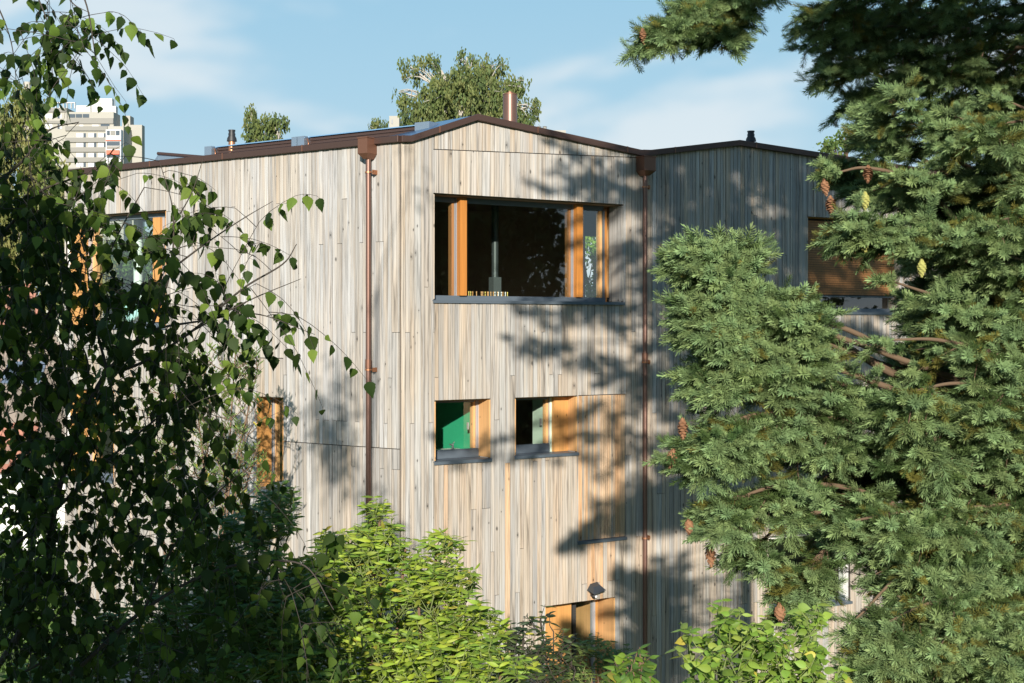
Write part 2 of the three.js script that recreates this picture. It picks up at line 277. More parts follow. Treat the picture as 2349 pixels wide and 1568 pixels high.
{ // the big three-part window
  const [t0, t1, y0, y1] = oBig, D = .26;
  const w = onFacade(FM, 'window', new GB().box(t0 + .02, 3.60, y0 + .019, y0 + .085, -D - .05, -D + .07).box(t0 + .02, t0 + .05, y0 + .086, y1 - .021, -D - .05, -D + .02).box(t0 + .02, 3.66, y1 - .09, y1 - .02, -D - .05, -D + .02).box(3.575, 3.60, y0 + .086, y1 - .091, -D - .05, -D + .05).geo(), M.alu); w.userData.label = 'wide three part window with two wooden posts';
  for (const [c, bright] of [[1.044, 1], [3.057, 0]]) {           // posts stand in front of the glass
    mesh('post', new GB().box(c - .02, c + .09, y0 + .086, y1 - .022, -D - .1, -D + .12, [.1, c]).geo(), M.post, w);  // reveal wood in a darker copy, shade on the posts put into the colour
    mesh('frame', new GB().box(c - .034, c - .021, y0 + .086, y1 - .022, -D - .08, -D + .03).box(c - .05, c - .038, y0 + .086, y1 - .022, -D - .08, -D + .015).geo(), M.strip, w);
    mesh('frame', new GB().box(c - .085, c - .051, y0 + .086, y1 - .022, -D - .1, -D).geo(), M.slatWood, w);
  }
  mesh('frame', new GB().box(3.53, 3.573, y0 + .086, y1 - .091, -D - .07, -D + .02).geo(), M.revealPale, w);
  mesh('frame', new GB().box(3.602, 3.66, y0 + .019, y1 - .022, -D - .05, -D + .02).geo(), M.post, w);
  for (const [a, b] of [[t0 + .051, .958], [1.135, 2.971], [3.148, 3.529]]) pane(w, a, b, y0 + .087, y1 - .0905, -D - .01);
  sill(w, t0, t1, y0, D); lining(FM, w, oBig, D + .05, grey[3], 'r'); lining(FM, w, oBig, D + .05, M.dimWood, 't'); lining(FM, w, oBig, D, straw[2], 'l');
  const ledge = onFacade(FM, 'inner_ledge', new GB().box(.55, 3.8, 6.40, 6.43, -.62, -.32).geo(), M.dark);
}
{ // wooden shutter leaf of upright slats
  const [t0, t1, y0, y1] = oShut;
  const w = onFacade(FM, 'shutter', new GB().box(t0, t1, y0 + .02, y1, -.02, -.012).geo(), M.membrane); w.userData.label = 'tall slatted shutter of fresh larch';
  const R = rng(77), n = 24, p = (t1 - t0 - .01) / n; for (let i = 0; i < n; i++) mesh('slat', new GB().box(t0 + .005 + i * p + .004, t0 + .005 + (i + 1) * p - .004, y0 + .022, y1 - .012, -.012, .014 + .004 * R(), [R() * 3, R() * 7]).geo(), R() < .62 ? pick(amber, R) : pick(straw, R), w);
  sill(w, t0, t1, y0, .02);
}
{ // entrance: wooden door leaf, side light and lining
  const [t0, t1, y0, y1] = oDoor, D = .36;
  const d = onFacade(FM, 'door', new GB().box(t0 + .02, 2.70, y0, y1 - .02, -D, -.22, [1, 2]).geo(), M.reveal); d.userData.label = 'orange wooden front door with a side light';
  mesh('door_board', new GB().box(2.706, 3.0, y0, y1 - .02, -D, -.235, [.4, .7]).geo(), M.reveal, d);
  mesh('door_frame', new GB().box(3.10, 3.16, y0, y1 - .02, -D - .05, -D + .02).geo(), M.dark, d); mesh('door_frame', new GB().box(3.47, 3.505, y0, y1 - .02, -D - .04, -D + .04).geo(), M.aluLight, d);
  mesh('door_frame', new GB().box(3.506, 3.56, y0, y1 - .02, -D - .04, -D + .03).geo(), M.reveal, d);
  pane(d, 3.161, 3.469, y0, y1 - .021, -D); lining(FM, d, oDoor, D + .02, M.revealPale);
}
{ // narrow window on the left face: lining seen on its left side, glass turned green by the wall behind
  const [t0, t1, y0, y1] = oSlit, D = .31;
  const w = onFacade(FL, 'window', new GB().box(t0 + .02, t1 - .02, y0 + .019, y0 + .09, -D, -D + .05).box(t0 + .02, t0 + .034, y0 + .091, y1 - .021, -D - .04, -D + .05).geo(), M.alu); w.userData.label = 'narrow upright window between the shrubs';
  mesh('frame', new GB().box(t0 + .036, t0 + .048, y0 + .091, y1 - .021, -D - .04, -D + .04).geo(), M.aluLight, w);
  mesh('frame', new GB().box(t0 + .05, t0 + .078, y0 + .091, y1 - .021, -D - .06, -D + .01).geo(), M.revealPale, w);
  pane(w, t0 + .079, t1 - .02, y0 + .091, y1 - .021, -D - .02); sill(w, t0, t1, y0, D); lining(FL, w, oSlit, D + .05, M.reveal);
}
function cornerWindow(o, y0, y1, tPost, label, tall) {             // glazed corner at the left end
  const [a, b] = o, D = .22;
  const w = onFacade(FL, 'window', new GB().box(.12, b - .02, y0 + .019, y0 + .09, -D - .05, -D + .05).box(.12, b - .02, y1 - .09, y1 - .02, -D - .05, -D + .05).geo(), M.alu); w.userData.label = label;
  mesh('post', new GB().box(.10, .37, y0 + .02, y1 - .02, -D - .06, -.01, [.1, 1]).geo(), M.reveal, w);
  mesh('frame', new GB().box(.371, .43, y0 + .091, y1 - .091, -D - .04, -D + .06).geo(), M.aluLight, w); mesh('frame', new GB().box(.431, .50, y0 + .091, y1 - .091, -D - .07, -D + .02).geo(), M.revealPale, w);
  if (tPost) {
    mesh('post', new GB().box(tPost, tPost + .165, y0 + .091, y1 - .091, -D - .08, -D + .10, [.4, 3]).geo(), M.reveal, w); mesh('frame', new GB().box(tPost + .166, tPost + .21, y0 + .091, y1 - .091, -D - .05, -D + .05).geo(), M.aluLight, w); mesh('frame', new GB().box(tPost + .211, tPost + .25, y0 + .091, y1 - .091, -D - .05, -D + .02).geo(), M.revealPale, w);
    pane(w, .501, tPost - .001, y0 + .091, y1 - .091, -D - .01); pane(w, tPost + .251, b - .02, y0 + .091, y1 - .091, -D - .01);
  } else pane(w, .501, b - .02, y0 + .091, y1 - .091, -D - .01);
  sill(w, 0, b, y0, D); lining(FL, w, o, D + .05, M.reveal, 'rt');
}
cornerWindow(oCorner, 5.97, 7.80, 2.005, 'corner window with orange wooden posts under the eave'); cornerWindow(oLow, 3.5, 4.97, 0, 'lower corner window behind the birch leaves');
{
  const [t0, t1, y0, y1] = oEnd;
  const w = onFacade(FE, 'window', new GB().box(t0, t1, y0, y0 + .07, -.2, -.12).box(t0, t1, y1 - .07, y1, -.2, -.12).box(t0, t0 + .07, y0 + .071, y1 - .071, -.2, -.12).box(t1 - .07, t1, y0 + .071, y1 - .071, -.2, -.12).box(1.6, 1.68, y0 + .071, y1 - .071, -.2, -.12).geo(), M.alu); w.userData.label = 'glazing of the end wall seen through the corner room';
  pane(w, t0 + .071, 1.599, y0 + .071, y1 - .071, -.16); pane(w, 1.681, t1 - .071, y0 + .071, y1 - .071, -.16);
}
{ // window with a half lowered wooden blind on the right face
  const [t0, t1, y0, y1] = oBlind;
  const w = onFacade(FR, 'window', new GB().box(t0, t1, y0 + .019, y0 + .08, -.2, -.1).box(t0, t1, y0 + .27, y0 + .305, -.2, -.1).box(t0 + .34, t0 + .46, y0 + .081, y0 + .269, -.2, -.12).geo(), M.alu); w.userData.label = 'window with a half lowered wooden slat blind';
  pane(w, t0, t0 + .339, y0 + .081, y0 + .269, -.17); pane(w, t0 + .461, t1, y0 + .081, y0 + .269, -.17);
  sill(w, t0, t1, y0, .2); lining(FR, w, oBlind, .22, straw[3]);
  const bl = mesh('blind', new GB().box(t0 + .02, t1 - .02, y0 + .30, y1 - .02, -.15, -.13).geo(), M.membrane, w); const R = rng(9);
  void bl;
  const blind = onFacade(FR, 'blind', new GB().box(t0 + .02, t1 - .02, y0 + .29, y0 + .305, -.11, -.09).geo(), M.black); blind.userData.label = 'half lowered blind of warm brown wooden slats';
  const n = 32, p = (y1 - .05 - y0 - .306) / n; for (let i = 0; i < n; i++) { const y = y0 + .306 + i * p; mesh('slat', new GB().hexa([t0 + .02, t1 - .02], [y + .003, y + .003], [y + p - .003, y + p - .003], -.118, -.085 + .006 * R(), [R() * 3, R() * 6]).geo(), M.slatWood, blind); }
}
{
  const [t0, t1, y0, y1] = oLowR; const w = onFacade(FR, 'window', new GB().box(t0, t1, y0 + .019, y0 + .09, -.2, -.1).box(t0, t0 + .06, y0 + .091, y1, -.2, -.1).geo(), M.alu); w.userData.label = 'low window behind the fir branches'; pane(w, t0 + .061, t1, y0 + .091, y1, -.15); sill(w, t0, t1, y0, .2);
}
// roof: folded metal sheets, brown fascia, flues, rain pipes
{
  const P = (F, t, y, d = 0) => F.o.clone().addScaledVector(F.u, t).add(V(Math.sin(F.ry), 0, Math.cos(F.ry)).multiplyScalar(d)).setY(y);
  const lift = .07, c0 = P(FL, FL.L, 8.49 + lift, .03), cl = P(FL, 0, 8.49 + lift, .03), r = P(FM, 1.18, 8.883 + lift, .03), v = P(FM, FM.L, 8.585 + lift, .03), q = P(FR, 1.845, 8.868 + lift, .03), cr = P(FR, FR.L, 8.61 + lift, .03);
  const r2 = r.clone().add(V(-.669 * 6.6, 0, -.743 * 6.6)), bk = V(-.2, 0, -.98), v2 = v.clone().addScaledVector(bk, 8), q2 = q.clone().addScaledVector(bk, 7), e1 = V(plan.E1[0], 8.55, plan.E1[1]), e3 = V(plan.E3[0], 8.6, plan.E3[1]), k = P(FM, .127, 8.5 + lift, .03);
  const g = new GB().quad(cl, c0, k, r2).tri(k, r, r2).quad(r, v, v2, r2).quad(v, q, q2, v2).quad(q, cr, e3, q2).tri(cl, r2, e1).tri(r2, v2, e1);
  const roof = mesh('roof', g.geo(), M.roofSheet, house, true); roof.userData.label = 'folded sheet metal roof with a brown fascia';  // blue of the reflected sky is put into the sheet colour
  const fascia = (F, prof, ext = 0) => { const s = new THREE.Shape(), pr = prof.map(x => [...x]); pr[0][0] -= ext; pr[pr.length - 1][0] += ext; pr.forEach(([t, y], i) => i ? s.lineTo(t, y - .004) : s.moveTo(t, y - .004)); [...pr].reverse().forEach(([t, y]) => s.lineTo(t, y + .076)); s.closePath(); const g2 = new THREE.ExtrudeGeometry(s, { depth: .09, bevelEnabled: true, bevelSize: .004, bevelThickness: .004, bevelSegments: 1 }); g2.translate(0, 0, .002); const fa = onFacade(F, 'fascia', g2, M.copperOld), pf = poly(pr); for (let t = .55; t < F.L - .2; t += 1.62) mesh('seam', new GB().hexa([t, t + .022], [pf(t) - .006, pf(t + .022) - .006], [pf(t) + .083, pf(t + .022) + .083], .09, .1).geo(), M.copper, fa); };
  fascia(FL, profL, .03); fascia(FM, profM, .02); fascia(FR, profR, .03);
  const flue = (name, x, z, rad, y0, y1, mat, cap, label) => { const b = new GB().tube([V(x, y0, z), V(x, y1, z)], rad, rad, 24); const f = mesh(name, b.geo(), mat, house, true); f.userData.label = label; const c = new GB(); if (cap === 'lid') { c.tube([V(x, y1, z), V(x, y1 + .012, z)], rad * 1.05, rad * 1.05, 24).tube([V(x, y1 + .012, z), V(x, y1 + .06, z)], rad * 1.0, .01, 24); } else { c.tube([V(x, y1, z), V(x, y1 + .05, z)], rad * 1.5, rad * 1.35, 18).tube([V(x, y1 + .05, z), V(x, y1 + .09, z)], rad * 1.35, rad * .95, 18).tube([V(x, y1 + .09, z), V(x, y1 + .12, z)], rad, rad * 1.08, 18).tube([V(x, y1 + .12, z), V(x, y1 + .16, z)], rad * .95, rad * .9, 18).tube([V(x, y1 + .16, z), V(x, y1 + .18, z)], rad * 1.05, rad * 1.05, 18).tube([V(x, y1 + .18, z), V(x, y1 + .181, z)], rad * 1.05, .002, 18); } const m2 = mesh('cap', c.geo(), cap === 'lid' ? M.copper : M.black, f); void m2; return f; };
  flue('chimney', -.03, -20.6, .109, 8.5, 9.52, M.copperPipe, 'lid', 'tall copper chimney pipe near the ridge'); flue('vent_pipe', -4.42, -21.3, .053, 8.4, 8.91, M.copperBright, 'hood', 'copper vent pipe with a black hood'); flue('vent_pipe', 4.07, -23.0, .06, 8.5, 9.14, M.copperOld, 'hood', 'dark vent pipe on the right roof');
  const downpipe = (F, t, yTop, hop, label, tw, brackets) => {
    const y0 = yTop, w = hop / 2, d0 = .036, d1 = .036 + .2;
    const b = new GB().hexa([t - w, t + w], [y0 - .205, y0 - .205], [y0, y0], d0, d1); b.box(t - w - .008, t + w + .008, y0 + .001, y0 + .016, d0, d1 + .008);
    const A = [V(t - w, y0 - .206, d1), V(t + w, y0 - .206, d1), V(t + w, y0 - .206, d0), V(t - w, y0 - .206, d0)], B = [V(t - w * .4, y0 - .275, d1 - .06), V(t + w * .4, y0 - .275, d1 - .06), V(t + w * .4, y0 - .275, d0), V(t - w * .4, y0 - .275, d0)];
    for (let i = 0; i < 4; i++) b.quad(B[i], B[(i + 1) % 4], A[(i + 1) % 4], A[i]); b.quad(B[3], B[2], B[1], B[0]);
    const h = onFacade(F, 'rain_hopper', b.geo(), M.copper); h.userData.label = label;
    mesh('downpipe', new GB().tube([V(t, y0 - .27, .115), V(t, 4, .115), V(t, -.2, .115)], .036, .036, 16).geo(), M.copperPipe, h);
    for (const y of brackets) mesh('pipe_bracket', new GB().tube([V(t, y - .012, .115), V(t, y + .012, .115)], .047, .047, 16).box(t + .048, t + .09, y - .008, y + .008, .10, .13).box(t + .075, t + .09, y - .03, y + .03, .03, .125).geo(), M.copperBright, h);
    mesh('joint_sleeve', new GB().tube([V(t, brackets[1] + .02, .115), V(t, brackets[1] + .14, .115)], .044, .044, 16).geo(), M.copper, h);
  };
  downpipe(FL, FL.L - .47, 8.555, .17, 'copper rain hopper and pipe left of the gable', 1, [8.1, 5.4, 2.6]); downpipe(FM, FM.L - .03, 8.545, .22, 'copper rain hopper and pipe in the roof valley', 1, [8.1, 5.45, 2.79]);
  // small glazed roof lantern at the far left
  const lx = [P(FL, 3.0, 8.57, -1.0), P(FL, 1.1, 8.57, -1.0)]; const lan = mesh('roof_lantern', new GB().quad(lx[1].clone(), lx[0].clone(), lx[0].clone().setY(8.62), lx[1].clone().setY(8.86)).tri(lx[1].clone(), lx[1].clone().setY(8.86), lx[1].clone().add(V(-.4, 0, -.6))).geo(), M.zinc, house, true);
  mesh('lantern_edge', new GB().tube([lx[1].clone().setY(8.88), lx[0].clone().setY(8.64)], .03, .03, 6).geo(), M.copperOld, lan);
}
// security lamp over the door
{
  const p = FM.o.clone().addScaledVector(FM.u, 3.18), nrm = V(Math.sin(FM.ry), 0, Math.cos(FM.ry));
  const l = thing('wall_lamp', 'black floodlight with motion sensor above the orange door', 'lamp', [p.x + nrm.x * .03, 2.0, p.z + nrm.z * .03]); l.rotation.y = FM.ry; l.scale.setScalar(.88);
  const hd = new GB(), a = [V(-.13, .12, .05), V(.13, .16, .05), V(.13, .12, .24), V(-.13, .08, .24)], bb = [V(-.07, .22, .06), V(.07, .24, .06), V(.07, .20, .15), V(-.07, .18, .15)];
  for (let i = 0; i < 4; i++) hd.quad(a[i], a[(i + 1) % 4], bb[(i + 1) % 4], bb[i]); hd.quad(bb[3], bb[2], bb[1], bb[0]); hd.quad(a[0], a[1], a[2], a[3]);
  const head = mesh('lamp_head', hd.geo(), std(.05, .055, .06, .35, { metalness: .3 }), l); mesh('lamp_glass', new GB().quad(V(-.11, .112, .06), V(.11, .148, .06), V(.11, .11, .225), V(-.11, .072, .225)).geo(), std(.3, .34, .36, .15), head);
  mesh('bracket', new GB().box(-.03, .03, .0, .13, 0, .05).tube([V(0, .1, .03), V(0, .09, .12)], .015, .015, 8).geo(), M.black, l);
  mesh('sensor', new THREE.SphereGeometry(.042, 16, 12).translate(0, .01, .075), M.black, l); mesh('sensor_lens', new THREE.SphereGeometry(.024, 12, 8).translate(0.012, .005, .105), M.white, l);
}
// solar collectors lying along the left eave
for (const [s0, s1, label, boxes] of [[4.55, 2.72, 'solar collector row at the left end of the roof, nearer the black vent', [1, 0]], [2.55, .35, 'solar collector row next to the gable roof', [1, 1]]]) {
  const n = V(Math.sin(FL.ry), 0, Math.cos(FL.ry)), o = FL.o.clone().addScaledVector(FL.u, FL.L - s0).addScaledVector(n, -.75);
  const t = thing('solar_collector', label, 'solar panel', [o.x, 8.61, o.z], 'solar collectors on the roof'); t.rotation.y = FL.ry; const L = s0 - s1;
  mesh('casing', new GB().hexa([.16, L], [0, 0], [.215, .215], -1.0, -.03).geo(), M.copperOld, t);
  for (let i = 0; i < 4; i++) mesh('rail', new GB().box(.16, L, .02 + i * .05, .045 + i * .05, -.03, .0 - .004 * i).geo(), M.copperOld, t);
  mesh('collector_glass', new GB().hexa([.15, L + .01], [.222, .222], [.236, .236], -1.02, .004).geo(), std(.25, .42, .60, .15, { metalness: .5 }), t);
  mesh('end_box', new GB().box(-.04, .12, .0, .24, -.2, .06).geo(), M.zinc, t); if (boxes[1]) mesh('end_box', new GB().box(L + .02, L + .28, .02, .26, -.3, .03).geo(), M.zinc, t); else mesh('end_box', new GB().box(L + .03, L + .16, .0, .24, -.2, .06).geo(), M.zinc, t);
  mesh('hose', new GB().tube(curve([V(.13, .2, .0), V(.2, .12, .05), V(.18, .05, .03), V(.4, .03, .03), V(1.0, .02, .03)], 14), .012, .012, 5).geo(), M.copperBright, t);
}
// things in the rooms
{
  const inRoom = (F, t, y, d) => { const n = V(Math.sin(F.ry), 0, Math.cos(F.ry)); const p = F.o.clone().addScaledVector(F.u, t).addScaledVector(n, -d); return [p.x, y, p.z]; };
  const st = thing('wood_stove', 'dark stove with a tall flue pipe behind the big window', 'stove', inRoom(FM, 2.45, 5.552, 1.5)); st.rotation.y = FM.ry;
  mesh('stove_body', new GB().box(-.25, .25, .05, .85, -.22, .22).box(-.22, .22, 0, .049, -.2, .2).geo(), M.dark, st); mesh('flue_pipe', new GB().tube([V(0, .85, 0), V(0, 2.8, 0)], .055, .055, 16).geo(), std(.07, .085, .085, .35, { metalness: .4 }), st); mesh('flue_damper', new GB().box(-.07, .07, .9, 1.2, -.07, .07).geo(), std(.08, .095, .095, .4), st);
  const col = thing('column', 'round white column inside the corner room', 'column', inRoom(FL, .72, 5.552, .9)); mesh('shaft', new GB().tube([V(0, 0.04, 0), V(0, 2.8, 0)], .075, .075, 20).geo(), std(.62, .72, .66, .6), col); mesh('foot_ring', new GB().tube([V(0, 0, 0), V(0, .05, 0)], .11, .10, 20).geo(), M.plaster, col);
  const cush = (label, mat, t, d, w, h, rot) => { const g = new THREE.SphereGeometry(.5, 18, 12), a = g.attributes.position; for (let i = 0; i < a.count; i++) { const x = a.getX(i) * 2, y = a.getY(i) * 2, z = a.getZ(i) * 2, s = v => Math.sign(v) * Math.pow(Math.abs(v), .55); a.setXYZ(i, s(x) * w / 2 * (1 - .12 * (1 - y * y)), s(y) * h / 2, z * .07); } g.computeVertexNormals(); g.rotateZ(rot); const o = mesh(numbered('cushion'), g, mat, scene); o.position.set(...inRoom(FL, t, 6.14 + h * .35, d)); o.rotation.y = FL.ry; tag(o, label, 'cushion'); };
  const dot = texture(256, 256, (u, v) => { const a = (u * 10) % 1 - .5, b = (v * 10) % 1 - .5, d = Math.hypot(a, b) < .22 ? .3 : .86; return [d, d, d * .95]; });
  const bench = thing('window_bench', 'low bench under the corner window', 'bench', inRoom(FL, 1.3, 5.552, .65)); bench.rotation.y = FL.ry; mesh('seat', new GB().box(-.9, .9, .35, .45, -.3, .3).geo(), M.revealPale, bench); for (const x of [-.8, .8]) mesh('leg', new GB().box(x - .04, x + .04, 0, .35, -.25, .25).geo(), M.revealPale, bench);
  cush('pale turquoise cushion leaning in the corner window', std(.42, .72, .70, .9), 1.02, .5, .4, .4, .5); cush('white cushion with small dark dots in the corner window', new THREE.MeshStandardMaterial({ map: dot, roughness: .9 }), 1.45, .6, .46, .46, -.2);
  const R = rng(404); for (let i = 0; i < 26; i++) { if (R() < .15) continue; const t = 1.16 + i * .034 + .022 * R(), m = pick([M.white, M.revealPale, std(.7, .55, .15), M.reveal], R), o = mesh(numbered('peg_figure'), new GB().tube([V(0, 0, 0), V(0, .03 + .022 * R(), 0)], .008, .006, 6).tube([V(0, .04, 0), V(0, .052, 0), V(0, .062, 0)], .009, .009, 6).geo(), m, scene); o.position.set(...inRoom(FM, t, 6.432, .38)); tag(o, 'tiny pale peg figure in the row on the ledge behind the big window', 'figurine', 'peg figures in the big window'); }
}

// ---------------------------------------------------------------- foliage tools
const _m = new THREE.Matrix4(), _q = new THREE.Quaternion(), _s = V(1, 1, 1);
function frameM(pos, dir, normal, scale) {                          // matrix whose +Y runs along dir and +Z faces normal
  const y = dir.clone().normalize(), x = y.clone().cross(normal).normalize(); if (x.lengthSq() < .5) x.set(1, 0, 0); const z = x.clone().cross(y);
  const s = typeof scale === 'number' ? [scale, scale, scale] : scale;
  return new THREE.Matrix4().makeBasis(x.multiplyScalar(s[0]), y.multiplyScalar(s[1]), z.multiplyScalar(s[2])).setPosition(pos);
}
function leafGeo(outline, fold = .18, bend = .12, cols = 1) {       // outline: [halfWidth, along] from petiole to tip; folded on the midrib and bent back
  const b = new GB(), P = (w, y, s) => V(s * w, y, -Math.abs(w) * fold - bend * y * y);
  for (let i = 0; i < outline.length - 1; i++) { const [w0, y0] = outline[i], [w1, y1] = outline[i + 1]; for (const s of [1, -1]) { const a = P(0, y0, s), c = P(w0, y0, s), d = P(w1, y1, s), e = P(0, y1, s); const put = (p, q, r) => s > 0 ? b.tri(p, q, r) : b.tri(p, r, q); if (w0 > 1e-4) put(a, c, w1 > 1e-4 ? d : e); if (w1 > 1e-4) put(a, d, e); } }
  const g = b.geo(); g.deleteAttribute('normal'); g.deleteAttribute('uv'); const w = mergeVertices(g, 1e-5); w.computeVertexNormals(); return w;
}
const inFrame = p => { const d = -p.z; if (d < .5) return false; const x = p.x / d * F_PX, y = (p.y - EYE) / d * F_PX; return Math.abs(x) < 1174 && y < 748 && y > -820; };
function foliage(tree, items, geos, partName, nParts, mat, cname = 'foliage') {   // items {m, c, k}: nearest in view become parts of their own
  const base = tree.position.clone().negate(), T = new THREE.Matrix4().makeTranslation(base.x, base.y, base.z), p = V(0, 0, 0);
  const seen = items.map((it, i) => { p.setFromMatrixPosition(it.m); return [inFrame(p) ? -p.z : 1e6, i]; }).filter(a => a[0] < 1e5).sort((a, b) => a[0] - b[0]).slice(0, nParts), single = new Set(seen.map(a => a[1]));
  const mats = new Map();
  for (const i of single) { const it = items[i], key = it.c.map(v => Math.round(v * 40)).join(); let mt = mats.get(key); if (!mt) { mt = mat.clone(); mt.color.setRGB(...it.c); mats.set(key, mt); } const o = mesh(partName, geos[it.k % geos.length], mt, tree); _m.multiplyMatrices(T, it.m); _m.decompose(o.position, o.quaternion, o.scale); }
  geos.forEach((g, k) => { const list = items.filter((it, i) => !single.has(i) && it.k % geos.length === k); if (!list.length) return; const im = new THREE.InstancedMesh(g, mat, list.length); im.name = cname; im.castShadow = im.receiveShadow = true; im.userData.kind = 'stuff'; list.forEach((it, i) => { im.setMatrixAt(i, _m.multiplyMatrices(T, it.m)); im.setColorAt(i, new THREE.Color().setRGB(...it.c)); }); tree.add(im); });
}
const rnd3 = R => V(R() - .5, R() - .5, R() - .5).multiplyScalar(2);
const jit = (c, R, k = .25) => { const f = 1 + k * (R() - .5) * 2, w = (R() - .5) * k * .6; return [c[0] * f * (1 + w), c[1] * f, c[2] * f * (1 - w)].map(v => Math.round(v * 400) / 400); };

// ---------------------------------------------------------------- fir (right)
const shootGeos = [0, 1, 2].map(v => {                               // a stout twig of needles, 0.09 m long, along +Y
  const R = rng(700 + v), b = new GB(), n = 54, L = .09; b.tube([V(0, 0, 0), V(0, L, 0)], .002, .0012, 3);
  for (let i = 0; i < n; i++) {
    const t = i / n, y = L * (.02 + .98 * t), a = i * 2.39996 + R() * .6, up = lerp(.45, 1.0, t) + (t > .85 ? 1.2 * R() : 0) + (R() - .5) * .3, len = (.030 + .009 * R()) * lerp(1, .85, t), side = V(Math.cos(a), 0, Math.sin(a)); if (side.z < 0) side.z *= .6;
    const d = side.clone().add(V(0, up, 0)).normalize(), p0 = V(0, y, 0), w = side.clone().cross(V(0, 1, 0)).normalize().multiplyScalar(.0015), m1 = p0.clone().addScaledVector(d, len * .35), m2 = p0.clone().addScaledVector(d, len * .8).addScaledVector(side, .0012);
    b.tri(p0, m1.clone().sub(w), m1.clone().add(w)); b.quad(m1.clone().add(w), m1.clone().sub(w), m2.clone().sub(w), m2.clone().add(w)); b.tri(m2.clone().add(w), m2.clone().sub(w), p0.clone().addScaledVector(d, len).addScaledVector(side, .002));
  }
  return b.geo();
});
const needleMat = new THREE.MeshPhysicalMaterial({ color: 0xffffff, roughness: .6, specularIntensity: .3, side: THREE.DoubleSide });
const firTip = [.175, .25, .10], firMid = [.06, .098, .029], firOld = [.135, .13, .028];
function branchlet(R, items, wood, p0, dir, len, droop, fresh, sc = 1) {  // a bushy side branch: axis, short side twigs, stout shoots at the ends
  const up = V(0, 1, 0), pts = []; let p = p0.clone(), d = dir.clone().normalize(); const n = Math.max(3, Math.round(len / (.046 * sc)));
  for (let i = 0; i <= n; i++) { pts.push(p.clone()); d.y -= (i < n * .6 ? droop * 1.3 : -droop * .7) / n; d.add(rnd3(R).multiplyScalar(.14)).normalize(); p.addScaledVector(d, len / n); }
  wood.tube(pts, .0035 * sc + .003 * len, .0018 * sc, 4);
  const put = (q, dd, k, c) => items.push({ m: frameM(q, dd, up.clone().add(rnd3(R).multiplyScalar(.35)), k), c, k: Math.floor(R() * 3) });
  for (let i = 1; i <= n; i++) {
    const t = i / n, dd = pts[i].clone().sub(pts[i - 1]).normalize(), side = dd.clone().cross(up).normalize(), nrm = side.clone().cross(dd);
    for (let s = -1; s <= 1; s += 2) {
      if (R() < .12 + .3 * (1 - t)) continue;
      const ang = (R() - .5) * 1.7 + (s > 0 ? 0 : Math.PI), out = side.clone().multiplyScalar(Math.cos(ang)).addScaledVector(nrm, Math.sin(ang)), sd = dd.clone().multiplyScalar(.30 + .4 * R()).addScaledVector(out, .9).add(V(0, .06, .12)).normalize(), k = (.50 + .30 * R()) * sc, young = R() < fresh * (.45 + .55 * t), c = jit(young ? firTip : R() < .7 ? firMid : firOld, R, .24);
      put(pts[i], sd, k, c);
      if (R() < .55) { const e = pts[i].clone().addScaledVector(sd, .085 * k), s2 = sd.clone().add(rnd3(R).multiplyScalar(.35)).add(V(0, .12, 0)); put(e, s2, k * .9, young ? jit(firTip, R, .2) : c); if (R() < .5) put(e, sd.clone().addScaledVector(dd, .8).add(rnd3(R).multiplyScalar(.4)), k * .75, c); }
    }
    if (R() < .5) put(pts[i - 1], dd, .85 * sc, jit(firMid, R));
  }
  put(pts[n], d, .9 * sc, jit(firTip, R)); put(pts[n], d.clone().addScaledVector(V(-d.z, .1, d.x), .8), .75 * sc, jit(firTip, R)); put(pts[n], d.clone().addScaledVector(V(d.z, .1, -d.x), .8), .75 * sc, jit(firTip, R));
  return pts;
}
const coneGeo = (() => {                                              // overlapping woody scales round a core, hanging down
  const b = new GB(), L = .062; b.tube([V(0, 0, 0), V(0, -.02, 0), V(0, -L * .95, 0)], .005, .004, 5);
  for (let r = 0; r < 8; r++) for (let k = 0; k < 6; k++) { const t = (r + .5) / 8, a = k / 6 * 6.283 + r * .55, rad = .0145 * Math.sin(Math.PI * Math.pow(t, .72)) + .003, y = -L * t, o = V(Math.cos(a), 0, Math.sin(a)), s = V(-o.z, 0, o.x), p = o.clone().multiplyScalar(.004).setY(y + .008), l = o.clone().multiplyScalar(rad * .8).addScaledVector(s, rad * .55).setY(y - .002), m = o.clone().multiplyScalar(rad * .8).addScaledVector(s, -rad * .55).setY(y - .002), e = o.clone().multiplyScalar(rad * 1.12).setY(y - .007); b.tri(p, l, m); b.tri(l, e, m); }
  return b.geo();
})();
const coneBrown = std(.24, .115, .055, .8, { side: THREE.DoubleSide }), coneYoung = std(.34, .33, .09, .8, { side: THREE.DoubleSide });
